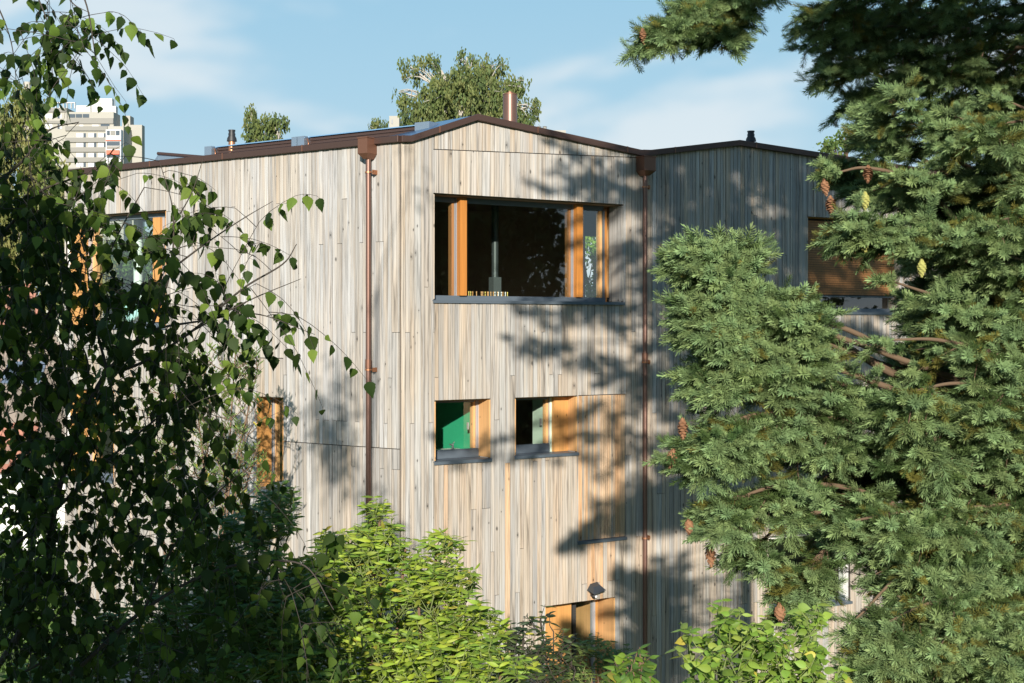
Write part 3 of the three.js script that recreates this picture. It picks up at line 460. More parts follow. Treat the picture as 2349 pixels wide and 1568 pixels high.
function fir(name, label, category, base, limbs, crown, cones, seed, nParts) {
  const t = thing(name, label, category, base), R = rng(seed), items = [], twigs = new GB(), wood = new GB();
  const trunkX = base[0], trunkZ = base[2], H = crown.h;
  mesh('trunk', new GB().tube(curve([V(...base), V(trunkX + .05, 5, trunkZ), V(trunkX, H, trunkZ)], 16), .24, .03, 10).geo(), M.barkDark, t, true);
  for (const { pts, dens = 1, len = .4, fresh = .6, droop = .5, from = .2, spread = 1 } of limbs) {
    const P = pts.map(a => at(...a)); const root = V(trunkX, P[0].y - .2, trunkZ); const c = curve([root, ...P], 40); wood.tube(c, .016, .004, 6);
    const tot = c.reduce((s, p, i) => i ? s + p.distanceTo(c[i - 1]) : 0, 0), n = Math.round(tot * 23 * dens), ph = R() * 50;
    for (let i = 0; i < n; i++) { const u = from + (1 - from) * (i + R()) / n, k = Math.min(39, Math.floor(u * 40)), p = c[k].clone().lerp(c[k + 1], u * 40 - k), d = c[k + 1].clone().sub(c[k]).normalize(), side = d.clone().cross(V(0, 1, 0)).normalize(); if (p.x / -p.z > .43 && p.y < 7.4) continue; if (vnoise(u * 11 + ph, ph) < .24 || (-p.z < 5.25 && p.y < 7.2 && vnoise(p.x * 5.2 + 7, p.y * 6.4 + 2) < .33)) continue; const s = (i % 2 ? 1 : -1); const dd = d.clone().multiplyScalar(.7 + .3 * R()).addScaledVector(side, s * (.5 + .6 * R()) * spread).add(V(0, (R() - .62) * .75, 0)); branchlet(R, items, twigs, p, dd, len * (.5 + .6 * R()) * lerp(.95, .38, u), droop * (.5 + R()), fresh); }
    branchlet(R, items, twigs, c[40], c[40].clone().sub(c[37]), .05, .1, 1);
  }
  // crown above the picture: coarser sprays that shade the house
  for (let y = crown.from; y < H - .3; y += .42) { const f = (y - crown.from) / (H - crown.from), reach = lerp(crown.reach, .4, Math.pow(f, 1.5)), nb = 8; const a0 = R() * 6.28; for (let i = 0; i < nb; i++) { const a = a0 + i / nb * 6.283 + R() * .4, dir = V(Math.cos(a), .12, Math.sin(a)); if (crown.skip && crown.skip(a, y, reach)) continue; const L = reach * (.75 + .4 * R()), p1 = V(trunkX, y, trunkZ), p2 = p1.clone().addScaledVector(dir, L * .5), p3 = p1.clone().addScaledVector(dir, L).add(V(0, -.12 * L, 0)); if ([.5, .65, .8, 1, 1.15].some(f => { const e = p1.clone().addScaledVector(dir, L * f).add(V(0, -1.0, 0)), d = -e.z; return d > .3 && e.x / d * F_PX < 690 && e.x / d * F_PX > -1500 && (e.y - EYE) / d * F_PX < 775; })) continue; const c = curve([p1, p2, p3], 12); wood.tube(c, .03, .006, 5); for (let j = 2; j <= 12; j++) for (const s of [-1, 1]) { if (vnoise(j * .5 + a * 7, y * 3) < .45) continue; const d = dir.clone().multiplyScalar(.6).addScaledVector(V(-dir.z, 0, dir.x), s * (.6 + .4 * R())).add(V(0, -.25, 0)); branchlet(R, items, twigs, c[j], d, lerp(.7, .4, j / 12) * (.7 + .5 * R()), .5, .4, 2.3); } branchlet(R, items, twigs, c[12], dir, .4, .4, .5, 2.3); } }
  mesh('limbs', wood.geo(), M.firWood, t, true); mesh('twigs', twigs.geo(), M.firWood, t, true).userData.kind = 'stuff';
  for (const [px, py, d, young] of cones) { const o = mesh('cone', coneGeo, young ? coneYoung : coneBrown, t); o.position.copy(at(px, py - 14, d)).add(t.position.clone().negate()); o.rotation.set((R() - .5) * .5, R() * 6, (R() - .5) * .5); const k = .9 + .25 * R(); o.scale.set(k, k * 1.05, k); }
  foliage(t, items, shootGeos, 'shoot', nParts, needleMat, 'needle_sprays');
  return items.length;
}
const firLimbs = [
  { pts: [[2560, 470, 5.5], [2250, 400, 5.2], [2130, 300, 5.0], [2070, 235, 4.9]], len: .3 }, { pts: [[2560, 330, 5.4], [2400, 270, 5.1], [2320, 235, 5.0]], len: .34 }, { pts: [[2560, 420, 5.6], [2360, 330, 5.4], [2200, 270, 5.3]], len: .3 },
  { pts: [[2480, 640, 5.5], [2250, 560, 5.2], [2110, 420, 5.05], [1985, 385, 5.0], [1925, 395, 4.95]], len: .27, from: .35 }, { pts: [[2500, 560, 5.7], [2250, 440, 5.5], [2060, 330, 5.4], [2020, 300, 5.4]], len: .3 },
  { pts: [[2480, 720, 5.3], [2200, 590, 5.0], [2050, 530, 4.85], [1960, 515, 4.8]], len: .27, from: .4 }, { pts: [[2560, 700, 5.2], [2300, 600, 5.0], [2160, 520, 4.9]], len: .34 }, { pts: [[2560, 820, 5.1], [2330, 740, 4.9], [2150, 680, 4.8], [2060, 650, 4.7]], len: .34 },
  { pts: [[2480, 1010, 5.2], [2150, 880, 4.9], [1975, 770, 4.75], [1785, 700, 4.65], [1685, 650, 4.6], [1665, 590, 4.55]], len: .30, from: .3 }, { pts: [[2200, 920, 5.0], [1945, 800, 4.8], [1725, 720, 4.65], [1630, 690, 4.55]], len: .26, from: .45 },
  { pts: [[2300, 1020, 5.1], [1995, 900, 4.85], [1765, 850, 4.7], [1645, 850, 4.6]], len: .34, from: .45 }, { pts: [[2300, 900, 4.9], [2000, 800, 4.7], [1845, 740, 4.6], [1775, 690, 4.55]], len: .32, from: .4 }, { pts: [[2300, 1120, 5.0], [1995, 980, 4.8], [1745, 950, 4.65], [1630, 990, 4.55]], len: .36, from: .45, droop: .8 },
  { pts: [[2300, 1160, 5.1], [1945, 1020, 4.85], [1725, 1020, 4.7], [1615, 1045, 4.6]], len: .3, from: .5 }, { pts: [[2300, 1260, 5.0], [1945, 1120, 4.8], [1765, 1120, 4.65], [1670, 1155, 4.6]], len: .36, from: .45, droop: .8 }, { pts: [[2300, 1290, 5.1], [1995, 1170, 4.9], [1825, 1190, 4.8], [1735, 1250, 4.7]], len: .36, from: .45, droop: .8 },
  { pts: [[2300, 1330, 5.0], [2000, 1220, 4.85], [1895, 1260, 4.75], [1825, 1340, 4.7]], len: .34, from: .45, droop: .9 }, { pts: [[2400, 1010, 5.3], [2050, 920, 5.2], [1885, 900, 5.1], [1795, 950, 5.0]], len: .42, from: .4, droop: .9, fresh: .3 }, { pts: [[2400, 1180, 5.3], [2050, 1070, 5.2], [1905, 1090, 5.1], [1835, 1150, 5.0]], len: .42, from: .4, droop: .9, fresh: .3 },
  { pts: [[2560, 900, 5.0], [2350, 830, 4.8], [2150, 780, 4.65], [2050, 780, 4.6]], len: .38 }, { pts: [[2560, 980, 4.9], [2380, 920, 4.7], [2200, 880, 4.6], [2090, 900, 4.5]], len: .42, droop: .8 }, { pts: [[2560, 1080, 5.0], [2380, 1020, 4.8], [2200, 980, 4.7], [2060, 1000, 4.6]], len: .44, droop: .9 },
  { pts: [[2560, 1120, 4.9], [2300, 1160, 4.7], [2050, 1180, 4.6], [1960, 1195, 4.5]], len: .3, from: .35 }, { pts: [[2560, 1180, 5.1], [2380, 1130, 4.9], [2220, 1120, 4.8], [2100, 1160, 4.7]], len: .46, droop: 1 }, { pts: [[2560, 1280, 5.0], [2380, 1230, 4.8], [2200, 1220, 4.7], [2080, 1260, 4.6]], len: .44, droop: 1 },
  { pts: [[2560, 1340, 4.9], [2300, 1300, 4.7], [2100, 1300, 4.6], [1965, 1420, 4.5]], len: .36, from: .3 }, { pts: [[2560, 1400, 4.8], [2330, 1370, 4.6], [2150, 1380, 4.5], [2015, 1440, 4.45]], len: .36, droop: .8 }, { pts: [[2560, 1530, 4.7], [2330, 1450, 4.5], [2100, 1440, 4.45], [2000, 1490, 4.4]], len: .34, from: .3 },
  { pts: [[2560, 1600, 4.8], [2300, 1520, 4.6], [2100, 1500, 4.5], [2005, 1540, 4.45]], len: .34, droop: .8 }, { pts: [[2560, 720, 5.5], [2350, 640, 5.4], [2220, 620, 5.3]], len: .44, fresh: .35 }, { pts: [[2560, 860, 5.6], [2300, 800, 5.5], [2100, 830, 5.4]], len: .46, fresh: .3, droop: .9 }, { pts: [[2560, 1100, 5.6], [2300, 1040, 5.5], [2060, 1080, 5.4]], len: .5, fresh: .3, droop: 1 }, { pts: [[2560, 1300, 5.6], [2300, 1230, 5.5], [2120, 1300, 5.4]], len: .5, fresh: .3, droop: 1 },
  { pts: [[2700, 40, 7.0], [2350, 70, 6.8], [2050, 60, 6.6], [1905, 80, 6.5]], len: .5, fresh: .3 }, { pts: [[2700, -140, 6.6], [2250, -60, 6.4], [2000, -20, 6.2], [1870, 25, 6.1]], len: .5, fresh: .4, dens: 1.1 }, { pts: [[2700, 190, 7.0], [2350, 180, 6.8], [2080, 180, 6.6], [1970, 215, 6.5]], len: .46, fresh: .3, dens: 1.1 }, { pts: [[2700, 120, 6.7], [2300, 110, 6.5], [2060, 120, 6.3], [1905, 150, 6.2]], len: .46, fresh: .35, dens: 1.1 },
  { pts: [[2700, -40, 7.4], [2400, 10, 7.2], [2150, 30, 7.1], [1985, 40, 7.0]], len: .56, fresh: .2 }, { pts: [[2700, 110, 7.6], [2450, 130, 7.4], [2250, 150, 7.3], [2080, 170, 7.2]], len: .6, fresh: .2, dens: 1.3 }, { pts: [[2700, 230, 7.6], [2450, 230, 7.4], [2250, 230, 7.2], [2130, 240, 7.0]], len: .6, fresh: .2, dens: 1.4 }, { pts: [[2700, 300, 7.4], [2450, 280, 7.2], [2300, 270, 7.0]], len: .5, fresh: .2, dens: 1.3 },
  { pts: [[2500, -420, 5.9], [2000, -260, 5.6], [1760, -110, 5.4], [1600, 0, 5.3], [1515, 70, 5.2]], len: .3, from: .5, dens: 1.3 }, { pts: [[2400, -350, 5.9], [1900, -180, 5.6], [1700, -30, 5.4], [1655, 60, 5.3]], len: .30, from: .5, droop: .8, fresh: .4, dens: 1.2 },
  { pts: [[2640, 240, 6.2], [2435, 270, 6.1], [2230, 300, 6.0]], len: .5, fresh: .25, droop: .9, dens: 1.25 },
  { pts: [[2640, 360, 6.3], [2405, 390, 6.2], [2170, 420, 6.1]], len: .5, fresh: .25, droop: .9, dens: 1.25 },
  { pts: [[2640, 480, 6.3], [2385, 510, 6.2], [2130, 540, 6.1]], len: .5, fresh: .25, droop: .9, dens: 1.25 },
  { pts: [[2640, 580, 6.5], [2390, 610, 6.4], [2140, 640, 6.3]], len: .5, fresh: .25, droop: .9, dens: 1.25 },
  { pts: [[2640, 680, 6.3], [2380, 710, 6.2], [2120, 740, 6.1]], len: .5, fresh: .25, droop: .9, dens: 1.25 },
  { pts: [[2640, 780, 6.4], [2360, 810, 6.3], [2080, 840, 6.2]], len: .5, fresh: .25, droop: .9, dens: 1.25 },
  { pts: [[2640, 1110, 6.2], [2300, 1140, 6.1], [1960, 1170, 6.0]], len: .5, fresh: .25, droop: .9, dens: 1.25 },
  { pts: [[2640, 1190, 6.4], [2315, 1220, 6.3], [1990, 1250, 6.2]], len: .5, fresh: .25, droop: .9, dens: 1.25 },
  { pts: [[2640, 1270, 5.8], [2340, 1300, 5.7], [2040, 1330, 5.6]], len: .5, fresh: .25, droop: .9, dens: 1.25 },
  { pts: [[2640, 1360, 6.1], [2355, 1390, 6.0], [2070, 1420, 5.9]], len: .5, fresh: .25, droop: .9, dens: 1.25 },
  { pts: [[2640, 1450, 5.9], [2370, 1480, 5.8], [2100, 1510, 5.7]], len: .5, fresh: .25, droop: .9, dens: 1.25 },
  { pts: [[2640, 940, 6.1], [2395, 970, 6.0], [2150, 1000, 5.9]], len: .5, fresh: .25, droop: .9, dens: 1.25 },
  { pts: [[2640, 640, 6.2], [2450, 670, 6.1], [2260, 700, 6.0]], len: .5, fresh: .25, droop: .9, dens: 1.25 },
  { pts: [[2640, 420, 5.7], [2470, 450, 5.6], [2300, 480, 5.5]], len: .5, fresh: .25, droop: .9, dens: 1.25 },
  { pts: [[2640, 1340, 5.9], [2445, 1370, 5.8], [2250, 1400, 5.7]], len: .5, fresh: .25, droop: .9, dens: 1.25 },
  { pts: [[2640, 1500, 5.9], [2420, 1530, 5.8], [2200, 1560, 5.7]], len: .5, fresh: .25, droop: .9, dens: 1.25 },
  { pts: [[3200, -570, 5.4], [2765, -760, 4.6], [2330, -820, 3.8]], len: .55, fresh: .4, droop: .5, dens: 1.15, from: .3 },  // unseen limbs from here on, added off frame to shade the upper boughs
  { pts: [[3200, -650, 5.4], [2825, -840, 4.5], [2450, -900, 3.7]], len: .55, fresh: .4, droop: .5, dens: 1.15, from: .3 },
  { pts: [[3200, -610, 5.4], [2900, -800, 4.7], [2600, -860, 3.9]], len: .55, fresh: .4, droop: .5, dens: 1.15, from: .3 },
  { pts: [[3200, -700, 5.4], [2975, -890, 4.6], [2750, -950, 3.8]], len: .55, fresh: .4, droop: .5, dens: 1.15, from: .3 },
  { pts: [[3200, -630, 5.4], [3050, -820, 4.8], [2900, -880, 4.0]], len: .55, fresh: .4, droop: .5, dens: 1.15, from: .3 },
  { pts: [[3200, -750, 5.4], [3125, -940, 4.8], [3050, -1000, 4.0]], len: .55, fresh: .4, droop: .5, dens: 1.15, from: .3 },
  { pts: [[3200, -810, 5.4], [2800, -1000, 4.4], [2400, -1060, 3.6]], len: .55, fresh: .4, droop: .5, dens: 1.15, from: .3 },
  { pts: [[3200, -870, 5.4], [2925, -1060, 4.5], [2650, -1120, 3.7]], len: .55, fresh: .4, droop: .5, dens: 1.15, from: .3 },
  { pts: [[3200, -710, 5.4], [2750, -900, 4.8], [2300, -960, 4.0]], len: .55, fresh: .4, droop: .5, dens: 1.15, from: .3 },
  { pts: [[3200, -510, 5.4], [2850, -700, 5.1], [2500, -760, 4.3]], len: .55, fresh: .4, droop: .5, dens: 1.15, from: .3 },
  { pts: [[2620, 230, 5.3], [2440, 260, 5.1], [2270, 290, 4.8]], len: .42, fresh: .5, droop: .7, dens: 1.2 },
  { pts: [[2620, 340, 5.3], [2440, 370, 5.1], [2270, 400, 5.1]], len: .42, fresh: .5, droop: .7, dens: 1.2 },
  { pts: [[2620, 450, 5.3], [2440, 480, 5.1], [2270, 510, 4.8]], len: .42, fresh: .5, droop: .7, dens: 1.2 },
  { pts: [[2620, 560, 5.3], [2440, 590, 5.1], [2270, 620, 5.1]], len: .42, fresh: .5, droop: .7, dens: 1.2 },
  { pts: [[2620, 670, 5.3], [2440, 700, 5.1], [2270, 730, 4.8]], len: .42, fresh: .5, droop: .7, dens: 1.2 },
  { pts: [[2620, 780, 5.3], [2440, 810, 5.1], [2270, 840, 5.1]], len: .42, fresh: .5, droop: .7, dens: 1.2 },
  { pts: [[2620, 890, 5.3], [2440, 920, 5.1], [2270, 950, 4.8]], len: .42, fresh: .5, droop: .7, dens: 1.2 },
  { pts: [[2620, 1000, 5.3], [2440, 1030, 5.1], [2270, 1060, 5.1]], len: .42, fresh: .5, droop: .7, dens: 1.2 },
  { pts: [[2620, 1110, 5.3], [2440, 1140, 5.1], [2270, 1170, 4.8]], len: .42, fresh: .5, droop: .7, dens: 1.2 },
  { pts: [[2620, 1220, 5.3], [2440, 1250, 5.1], [2270, 1280, 5.1]], len: .42, fresh: .5, droop: .7, dens: 1.2 },
  { pts: [[2620, 1330, 5.3], [2440, 1360, 5.1], [2270, 1390, 4.8]], len: .42, fresh: .5, droop: .7, dens: 1.2 },
  { pts: [[2620, 1440, 5.3], [2440, 1470, 5.1], [2270, 1500, 5.1]], len: .42, fresh: .5, droop: .7, dens: 1.2 },
  { pts: [[2100, 880, 4.9], [1900, 770, 4.7], [1760, 700, 4.6], [1660, 640, 4.55], [1610, 600, 4.5]], len: .22, from: .55, dens: 2, fresh: .9 },
  { pts: [[2100, 860, 4.9], [1880, 780, 4.7], [1740, 730, 4.6], [1680, 680, 4.55]], len: .22, from: .5, dens: 2, fresh: .9 },
  { pts: [[2200, 940, 4.9], [1900, 840, 4.7], [1720, 790, 4.6], [1590, 720, 4.5]], len: .24, from: .5, dens: 1.8, fresh: .9 },
  { pts: [[2560, 560, 6.1], [2250, 460, 5.9], [2060, 415, 5.8], [1925, 385, 5.7]], len: .2, from: .35, dens: 1.8, fresh: .3, droop: .3 },
  { pts: [[2560, 600, 6.0], [2250, 500, 5.8], [2090, 450, 5.7], [1990, 430, 5.6]], len: .2, from: .35, dens: 1.8, fresh: .3, droop: .3 },
  { pts: [[2560, 640, 5.8], [2300, 570, 5.6], [2190, 540, 5.5], [2130, 560, 5.4]], len: .3, from: .3, dens: 1.5, fresh: .4, droop: .7 },
  { pts: [[2560, 760, 5.8], [2300, 680, 5.6], [2190, 650, 5.5], [2130, 680, 5.4]], len: .3, from: .3, dens: 1.5, fresh: .4, droop: .8 },
  { pts: [[2640, 700, 5.8], [2395, 730, 5.7], [2150, 760, 5.6]], len: .42, fresh: .35, droop: .8, dens: 1.2 },
  { pts: [[2640, 800, 5.9], [2435, 830, 5.8], [2230, 860, 5.7]], len: .42, fresh: .35, droop: .8, dens: 1.2 },
  { pts: [[2640, 900, 6.0], [2385, 930, 5.9], [2130, 960, 5.8]], len: .42, fresh: .35, droop: .8, dens: 1.2 },
  { pts: [[2640, 980, 5.8], [2450, 1010, 5.7], [2260, 1040, 5.6]], len: .42, fresh: .35, droop: .8, dens: 1.2 },
  { pts: [[2640, 1070, 5.9], [2410, 1100, 5.8], [2180, 1130, 5.7]], len: .42, fresh: .35, droop: .8, dens: 1.2 },
  { pts: [[2640, 870, 5.4], [2465, 900, 5.3], [2290, 930, 5.2]], len: .42, fresh: .35, droop: .8, dens: 1.2 },
  { pts: [[2640, 950, 5.3], [2470, 980, 5.2], [2300, 1010, 5.1]], len: .42, fresh: .35, droop: .8, dens: 1.2 },
  { pts: [[2640, 1040, 5.4], [2460, 1070, 5.3], [2280, 1100, 5.2]], len: .42, fresh: .35, droop: .8, dens: 1.2 },
  { pts: [[2640, 840, 6.1], [2360, 870, 6.0], [2080, 900, 5.9]], len: .42, fresh: .35, droop: .8, dens: 1.2 },
  { pts: [[2640, 760, 6.2], [2370, 790, 6.1], [2100, 820, 6.0]], len: .42, fresh: .35, droop: .8, dens: 1.2 },
];
const cones = [[1606, 700, 4.55], [1630, 660, 4.6], [1578, 720, 4.55], [1607, 640, 4.6], [1602, 900, 4.6], [1566, 975, 4.55], [1545, 1045, 4.55], [1580, 1205, 4.6], [1628, 1265, 4.65], [1788, 1400, 4.6], [1992, 395, 5], [2050, 235, 4.9], [1890, 425, 4.9], [1905, 465, 4.9], [1474, 80, 5.15], [1500, 92, 5.15], [1487, 108, 5.15], [1540, 60, 5.2], [1720, 745, 4.6], [1760, 765, 4.6], [1980, 555, 4.75, 1], [2115, 610, 4.7, 1], [1985, 455, 4.85, 1], [1640, 1000, 4.6], [1690, 730, 4.6]];
fir('fir_tree', 'large fir with cones whose lit branches fill the right side', 'fir tree', [3.5, -.2, -6.6], firLimbs, { from: 8.0, h: 16.5, reach: 4.0 }, cones, 31, 300);

// ---------------------------------------------------------------- leafy plants: sprays join the nearest branch
function leafy(t, seed, branches, clouds, opt, nParts) {
  const R = rng(seed), items = [], twigs = new GB(), wood = new GB(), nodes = [];
  for (const { pts, r0, r1 } of branches) { const c = curve(pts, Math.max(8, pts.length * 6)); wood.tube(c, r0, r1, 6); nodes.push(...c); }
  const sprays = [];
  for (const [px, py, d, rx, ry, n, dd = .35, prof] of clouds) for (let i = 0; i < n; i++) { let a, b; do { a = R() * 2 - 1; b = R() * 2 - 1; } while (a * a + b * b > 1); sprays.push(at(px + a * rx, py + b * ry, d + (R() - .5) * 2 * dd)); }
  for (const p of sprays) {
    let best = nodes[0], bd = 1e9; for (const n of nodes) { const d = n.distanceToSquared(p) + (n.y > p.y + (opt.hang ? .6 : -.05) ? .05 : 0); if (d < bd) { bd = d; best = n; } }
    const mid = best.clone().lerp(p, .5).add(V(0, opt.hang ? .02 * Math.sqrt(bd) : -.05 * Math.sqrt(bd), 0)), con = curve([best, mid, p], 6); twigs.tube(con, opt.twig * 1.6, opt.twig, 4); nodes.push(con[3], con[5]);
    opt.spray(R, items, twigs, p, p.clone().sub(mid).normalize());
  }
  mesh('branches', wood.geo(), opt.bark, t, true); mesh('twigs', twigs.geo(), opt.twigMat ?? opt.bark, t, true).userData.kind = 'stuff';
  foliage(t, items, opt.geos, 'leaf', nParts, opt.mat);
  return items.length;
}
const birchGeos = [.16, .3].map((f, i) => leafGeo([[.0, 0], [.30, .10], [.42, .24], [.37, .38], [.385, .42], [.27, .60], [.275, .64], [.13, .84], [0, 1.08]], f, .1 + .15 * i));
function birchSpray(leafSize, len, nL, cols) {
  return (R, items, twigs, p, dir) => {
    let d = dir.clone().add(rnd3(R).multiplyScalar(.5)).add(V(.25, -.25, 0)).normalize(), q = p.clone(); const L = len * (.5 + .8 * R()), n = Math.max(3, Math.round(nL * (.6 + .7 * R()))), pts = [q.clone()];
    for (let i = 0; i < n; i++) { d.y -= .11; d.add(rnd3(R).multiplyScalar(.12)).normalize(); q.addScaledVector(d, L / n); pts.push(q.clone()); const s = V(-d.z, 0, d.x).multiplyScalar(i % 2 ? 1 : -1), pet = q.clone().addScaledVector(s, leafSize * .3).add(V(0, -leafSize * .12, 0)); twigs.tube([q.clone(), pet], .0007, .0005, 3); const ld = s.multiplyScalar(.4).add(V(0, -1, 0)).add(rnd3(R).multiplyScalar(.55)), nn = rnd3(R); nn.y *= .4; nn.z += .5; items.push({ m: frameM(pet, ld, nn, leafSize * (.5 + .7 * R())), c: jit(pick(cols, R), R, .3), k: Math.floor(R() * 2) }); }
    twigs.tube(pts, .0014, .0007, 3);
  };
}
{
  const t = thing('birch_tree', 'near birch along the left edge, heart shaped leaves coloured dark for shade', 'birch tree', [-2.3, -.2, -5.4]);
  const B = (a, r0, r1) => ({ pts: a.map(p => at(...p)), r0, r1 });
  const root = V(-2.3, -.2, -5.4);
  const trunk = curve([root, V(-2.25, 3, -5.4), V(-2.2, 6, -5.3), V(-2.1, 8.5, -5.2), V(-2.0, 10.5, -5.2)], 24);
  mesh('trunk', new GB().tube(trunk, .11, .02, 10).geo(), M.barkBirch, t, true);
  const branches = [
    B([[-140, 1700, 5.35], [60, 1420, 5.2], [150, 1070, 5.1], [237, 865, 5.0], [300, 800, 4.95], [345, 760, 4.9], [470, 735, 4.9]], .014, .004), B([[237, 865, 5.0], [330, 830, 4.95], [440, 760, 4.9], [560, 660, 4.85], [655, 600, 4.8], [680, 560, 4.8]], .007, .0016), B([[440, 760, 4.9], [570, 690, 4.85], [690, 640, 4.85]], .004, .0012), B([[470, 735, 4.9], [580, 720, 4.9], [722, 768, 4.85]], .004, .0012),
    B([[245, 850, 5.0], [222, 760, 5.0], [215, 700, 5.0], [260, 560, 5.0], [330, 430, 5.0]], .006, .002), B([[345, 760, 4.9], [390, 620, 4.9], [395, 480, 4.9], [365, 370, 4.9]], .005, .0012), B([[390, 620, 4.9], [470, 560, 4.85], [560, 500, 4.8], [625, 462, 4.8]], .004, .001), B([[395, 520, 4.9], [440, 440, 4.85], [465, 365, 4.85]], .003, .001),
    B([[-140, 700, 5.3], [20, 520, 5.2], [90, 440, 5.1], [200, 400, 5.05], [280, 370, 5.0]], .008, .0016), B([[-140, 500, 5.3], [40, 380, 5.2], [110, 300, 5.15], [180, 280, 5.1]], .007, .0016), B([[-140, 1000, 5.3], [40, 820, 5.2], [120, 700, 5.1], [170, 560, 5.1]], .009, .002), B([[-140, 1350, 5.3], [60, 1230, 5.1], [220, 1080, 5.0], [360, 960, 4.95], [470, 880, 4.9]], .009, .002), B([[100, 1300, 5.2], [128, 1150, 5.1], [190, 960, 5.05], [200, 830, 5.0], [170, 760, 5.0]], .008, .002),
    B([[-140, 1800, 5.2], [150, 1560, 5.0], [330, 1400, 4.9], [480, 1315, 4.85], [600, 1290, 4.8], [700, 1300, 4.75], [765, 1400, 4.7]], .010, .0016), B([[330, 1400, 4.9], [400, 1250, 4.9], [500, 1130, 4.85], [560, 1080, 4.8]], .006, .0016), B([[-140, 1640, 5.4], [60, 1540, 5.3], [260, 1440, 5.1], [420, 1500, 5.0]], .008, .002),
    B([[-160, -260, 5.3], [0, -190, 5.2], [120, -120, 5.1], [190, -10, 5.1], [215, 110, 5.05], [225, 190, 5.05]], .007, .001), B([[0, -190, 5.2], [60, -60, 5.15], [110, 60, 5.1], [120, 180, 5.1]], .005, .001), B([[-160, -150, 5.3], [-40, -40, 5.2], [20, 80, 5.15], [40, 220, 5.1]], .005, .001), B([[120, -120, 5.1], [160, 0, 5.1], [205, 30, 5.05]], .004, .001), B([[-150, -900, 5.2], [-330, -950, 5.2], [-520, -850, 5.2]], .012, .003), B([[-90, -1700, 5.2], [100, -2200, 5.3], [380, -2720, 5.4]], .02, .003),
  ];
  const G = [.026, .05, .010], G2 = [.04, .075, .012], G3 = [.12, .185, .028];  // leaf greens darkened to stand in for shade, the last kept as sunlit
  const clouds = [[60, 330, 5.15, 90, 90, 13], [40, 480, 5.15, 90, 140, 54], [110, 470, 5.1, 70, 90, 20], [80, 720, 5.1, 130, 170, 88], [60, 900, 5.1, 100, 130, 39], [150, 1090, 5.05, 130, 130, 32], [50, 1200, 5.15, 90, 170, 54], [190, 1260, 5.0, 150, 120, 39], [80, 1440, 5.1, 140, 150, 88], [300, 1480, 5.0, 160, 100, 35], [250, 390, 5.0, 70, 40, 8], [200, 590, 5.05, 70, 100, 22], [375, 600, 4.9, 60, 90, 14], [375, 700, 4.88, 150, 80, 24], [320, 860, 4.95, 140, 90, 39], [475, 760, 4.85, 100, 80, 13], [575, 690, 4.85, 90, 60, 5], [665, 740, 4.82, 40, 40, 2], [565, 600, 4.8, 70, 40, 3], [535, 510, 4.8, 70, 40, 5], [415, 540, 4.85, 70, 40, 5], [395, 430, 4.85, 60, 50, 3], [280, 1010, 4.95, 160, 110, 34], [435, 950, 4.9, 120, 100, 13], [440, 1090, 4.88, 110, 100, 14], [540, 1120, 4.85, 60, 90, 5], [330, 1180, 4.95, 140, 100, 27], [520, 1270, 4.85, 90, 50, 6], [680, 1330, 4.78, 80, 60, 12], [720, 1440, 4.75, 50, 50, 5], [450, 1380, 4.9, 120, 80, 8], [90, 60, 5.1, 110, 70, 19], [160, 120, 5.08, 60, 70, 9], [40, 180, 5.12, 60, 70, 11], [200, 40, 5.08, 40, 50, 4], [-60, -150, 5.2, 140, 100, 21], [-480, -900, 5.2, 150, 240, 170], [-400, -560, 5.2, 110, 150, 60], [-330, -1250, 5.2, 150, 150, 29], [355, -2700, 5.4, 60, 110, 10]];
  leafy(t, 91, branches, clouds, { hang: true, twig: .0010, bark: M.barkDark, geos: birchGeos, mat: new THREE.MeshPhysicalMaterial({ color: 0xffffff, roughness: .6, specularIntensity: .25, transmission: .38, thickness: 0, side: THREE.DoubleSide }), spray: birchSpray(.049, .28, 8, [G, G, G2, G2, G3]) }, 300);
}
// ---------------------------------------------------------------- shrubs in front of the house
const oval = leafGeo([[0, 0], [.10, .12], [.165, .32], [.17, .48], [.12, .70], [.05, .90], [0, 1.05]], .25, .34), oval2 = leafGeo([[0, 0], [.10, .12], [.15, .34], [.155, .5], [.11, .74], [.045, .92], [0, 1.0]], .5, .6), broad = leafGeo([[0, 0], [.22, .10], [.34, .30], [.34, .46], [.24, .70], [.09, .90], [0, 1.06]], .3, .3), slim = leafGeo([[0, 0], [.10, .25], [.12, .5], [.08, .8], [0, 1]], .3, .15);
function rosette(leafSize, pairs, stem, cols, upright = .35, droop = .35, tilt = .5) {   // upright shoot with opposite pairs of arching leaves
  return (R, items, twigs, p) => {
    const d = V((R() - .5) * tilt * 3, 1 - .5 * R(), (R() - .5) * tilt * 3 + .25).normalize(), L = stem * (.6 + .7 * R()), a0 = R() * 6.28, col = pick(cols, R); twigs.tube([p.clone(), p.clone().addScaledVector(d, L)], .006 * leafSize / .1, .003 * leafSize / .1, 3);
    for (let i = 0, pn = pairs - 1 + Math.floor(R() * 3); i < pn; i++) { const q = p.clone().addScaledVector(d, L * (i + .6) / pn); for (const s of [0, Math.PI]) { const a = a0 + i * 1.45 + s + (R() - .5) * 1.1, out = V(Math.cos(a), upright + .4 * (i / pairs) - droop * R(), Math.sin(a)); items.push({ m: frameM(q, out, V(0, .85, .45).add(rnd3(R).multiplyScalar(.75)), leafSize * (.5 + .65 * R())), c: jit(R() < .025 ? [.42, .38, .06] : col, R, .32), k: Math.floor(R() * 2) }); } }
  };
}
const shrubMat = leafMat(1, 1, 1, .35, .55);
